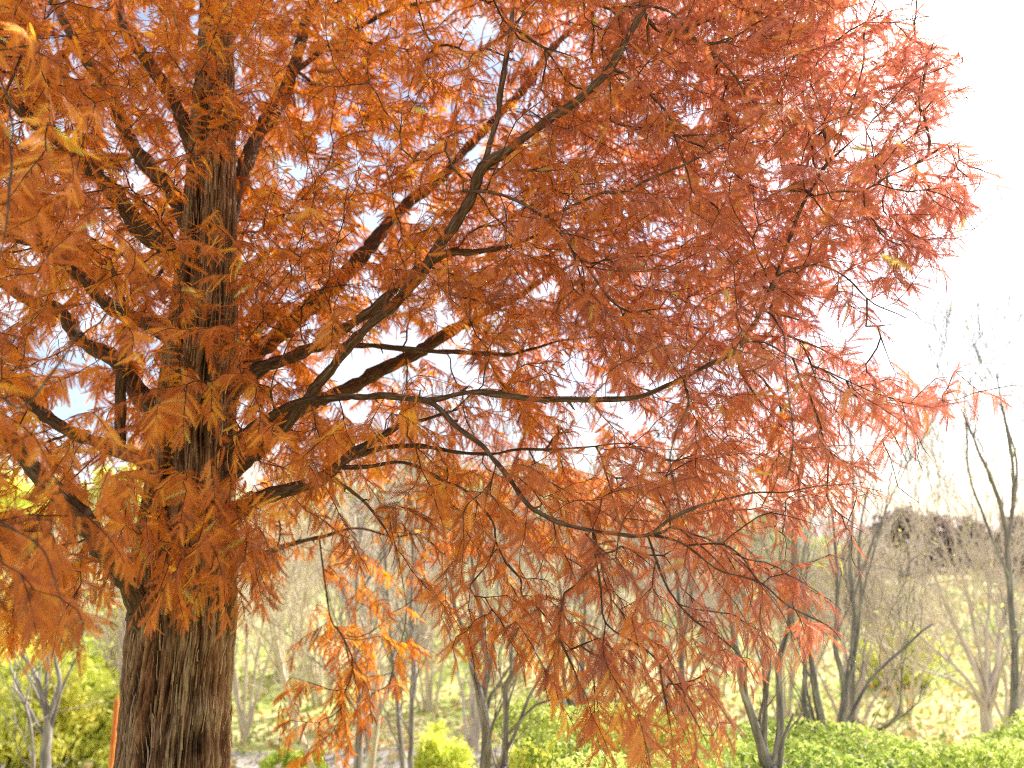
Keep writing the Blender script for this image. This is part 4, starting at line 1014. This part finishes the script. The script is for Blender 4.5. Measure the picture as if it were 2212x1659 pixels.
# ---- sprays and fronds
TW = {}        # limb -> list of twig paths
FO = {}        # limb -> lists of frond origin, dir, normal, length
UPV = np.array([0, 0, 1.0])
for ids, e_dir, g_ in EDGES:
    lk = limb[ids[-1]]
    epts = pos[ids]
    er = np.concatenate([[rad_n[ids[1]]], rad_n[ids[1:]]])
    TW.setdefault(lk, []).append((epts, er))
    # spray beyond the end
    L = rng.uniform(0.12, 0.26)
    m = int(L / 0.024)
    dd = e_dir.copy(); q = [epts[-1]]
    for j in range(m):
        dd = nrm(dd + rng.normal(size=3) * 0.05 + UPV * 0.05 * g_ - UPV * 0.012)
        nq = q[-1] + dd * 0.024
        if j > 1 and not inside(nq[None])[0]: break
        q.append(nq)
    q = np.array(q)
    if len(q) < 3: q = np.array([epts[-1], epts[-1] + e_dir * 0.02, epts[-1] + e_dir * 0.04])
    TW[lk].append((q[:: 2] if len(q) % 2 else q[::2], np.linspace(er[-1], 0.0007, len(q[::2]))))
    # leafed stretch: last part of the edge plus the spray
    cum = np.concatenate([[0], np.cumsum(np.linalg.norm(np.diff(epts, axis=0), axis=1))])
    stretch = min(cum[-1] * 0.8, 0.30)
    s0 = cum[-1] - stretch
    ss = np.arange(s0, cum[-1], 0.026)
    back = np.stack([np.interp(ss, cum, epts[:, c]) for c in range(3)], -1)
    line = np.vstack([back, q]) if len(back) else q
    tg = nrm(np.gradient(line, axis=0))
    nl = len(line)
    roll = rng.normal() * 0.7
    up = nrm(UPV - (tg @ UPV)[:, None] * tg + 1e-3)
    sd_ = np.cross(tg, up)
    up = up * math.cos(roll) + sd_ * math.sin(roll)
    sd_ = np.cross(tg, up)
    tt = np.arange(nl) / max(nl - 1, 1)
    outw = nrm(np.array([epts[-1, 0] - trunk_xy[0], epts[-1, 1] - TD, 0.15]) + 1e-6)
    for sgn in (-1, 1):
        keep = (rng.random(nl) < 0.84) & inside(line)
        an = np.radians(rng.normal(58, 9, nl)) * (1 - 0.35 * tt ** 3)
        gr = rng.uniform(0.15, 0.9, nl)
        dr = nrm(tg * np.cos(an)[:, None] + sgn * sd_ * np.sin(an)[:, None] - UPV * gr[:, None] + rng.normal(size=(nl, 3)) * 0.10)
        nn = nrm(up + outw * 0.75 + rng.normal(size=(nl, 3)) * 0.30)
        nn = nrm(nn - (nn * dr).sum(1, keepdims=True) * dr)
        LL = (0.090 - 0.032 * tt ** 2) * rng.uniform(0.60, 1.18, nl) * (0.85 + 0.25 * rng.random())
        FO.setdefault(lk, []).append((line[keep], dr[keep], nn[keep], LL[keep], np.full(keep.sum(), rng.normal() * 0.10)))
    # terminal frond
    if not inside(line[-1:])[0]: continue
    nn = nrm(up[-1:] - (up[-1:] * tg[-1:]).sum() * tg[-1:])
    FO[lk].append((line[-1:], tg[-1:], nn, np.array([0.06]), np.zeros(1)))

print("edges", len(EDGES), "nodes", cnt)
keys = ['trunk'] + [k for k in LIMBS if k not in ON or ON[k] not in LIMBS]
tot_f = 0
for key in keys:
    if key == 'trunk':
        part = trunk
        if 'trunk' in TW:
            tube_obj("twigs", [x for x in TW['trunk']], M_TWIG, None, 5).parent = trunk
            bpy.context.view_layer.update()
            trunk.children[0].location = -np.array(tree.location)
    else:
        v1, q1, a1 = tube_mesh(LIMB_PATHS[key], 12)
        if key in TW:
            v2, q2, a2 = tube_mesh(TW[key], 5)
            v1, q1, a1 = np.vstack([v1, v2]), np.vstack([q1, q2 + len(v1)]), np.vstack([a1, a2])
        part = mesh_obj("branch", to_local(tree, v1), [q1], M_LIMB, tree, {"bark": ('FLOAT_VECTOR', a1)}, smooth=True)
    if key not in FO: continue
    o_ = np.vstack([f[0] for f in FO[key]]); d_ = np.vstack([f[1] for f in FO[key]]); n_ = np.vstack([f[2] for f in FO[key]])
    l_ = np.concatenate([f[3] for f in FO[key]]); t_ = np.concatenate([f[4] for f in FO[key]])
    tot_f += len(o_)
    dist = np.linalg.norm(o_ - CAMP, axis=1)
    lod = np.where(dist < 2.0, 0, np.where(dist < 3.5, 1, 2))
    pk = rng.integers(0, 9, len(o_))
    s_ = np.cross(n_, d_)
    R = np.stack([d_, s_, n_], -1) * l_[:, None, None]
    qx, qy, _ = proj(o_)
    haze_red = np.clip(np.interp(qx, [900, 1500, 2000], [0.05, 0.55, 0.85]) + rng.normal(size=len(o_)) * 0.12, 0, 1)  # pink lens haze put into needle colour towards frame right, plus random frond variation
    clump = 0.10 * np.sin(o_[:, 0] * 4 + 1) * np.sin(o_[:, 1] * 5) + 0.06 * np.sin(o_[:, 2] * 7)
    tint = np.clip(np.interp(qx, [0, 900, 1500], [0.56, 0.50, 0.45]) + t_ * 1.3 + clump * 1.5 + rng.normal(size=len(o_)) * 0.19, 0, 0.9)
    rare = rng.random(len(o_)) < 0.014
    tint[rare] = 1.0; haze_red[rare] = 0
    V, T, Q, TT, RR, base = [], [], [], [], [], 0
    for li in range(3):
        for pi in range(9):
            sel = np.where((lod == li) & (pk == pi))[0]
            if not len(sel): continue
            pv, pt, pq_ = LODS[li][pi]
            v = np.einsum('nij,kj->nki', R[sel], pv) + o_[sel][:, None]
            nv = len(pv)
            off = (base + np.arange(len(sel)) * nv)[:, None, None]
            if len(pt): T.append((pt[None] + off).reshape(-1, 3))
            Q.append((pq_[None] + off).reshape(-1, 4))
            V.append(v.reshape(-1, 3)); TT.append(np.repeat(tint[sel], nv)); RR.append(np.repeat(haze_red[sel], nv))
            base += nv * len(sel)
    V = np.vstack(V)
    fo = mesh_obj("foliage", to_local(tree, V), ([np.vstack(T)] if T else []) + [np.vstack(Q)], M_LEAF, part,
                  {"tint": ('FLOAT', np.concatenate(TT)), "haze_red": ('FLOAT', np.concatenate(RR))})
print("fronds", tot_f)
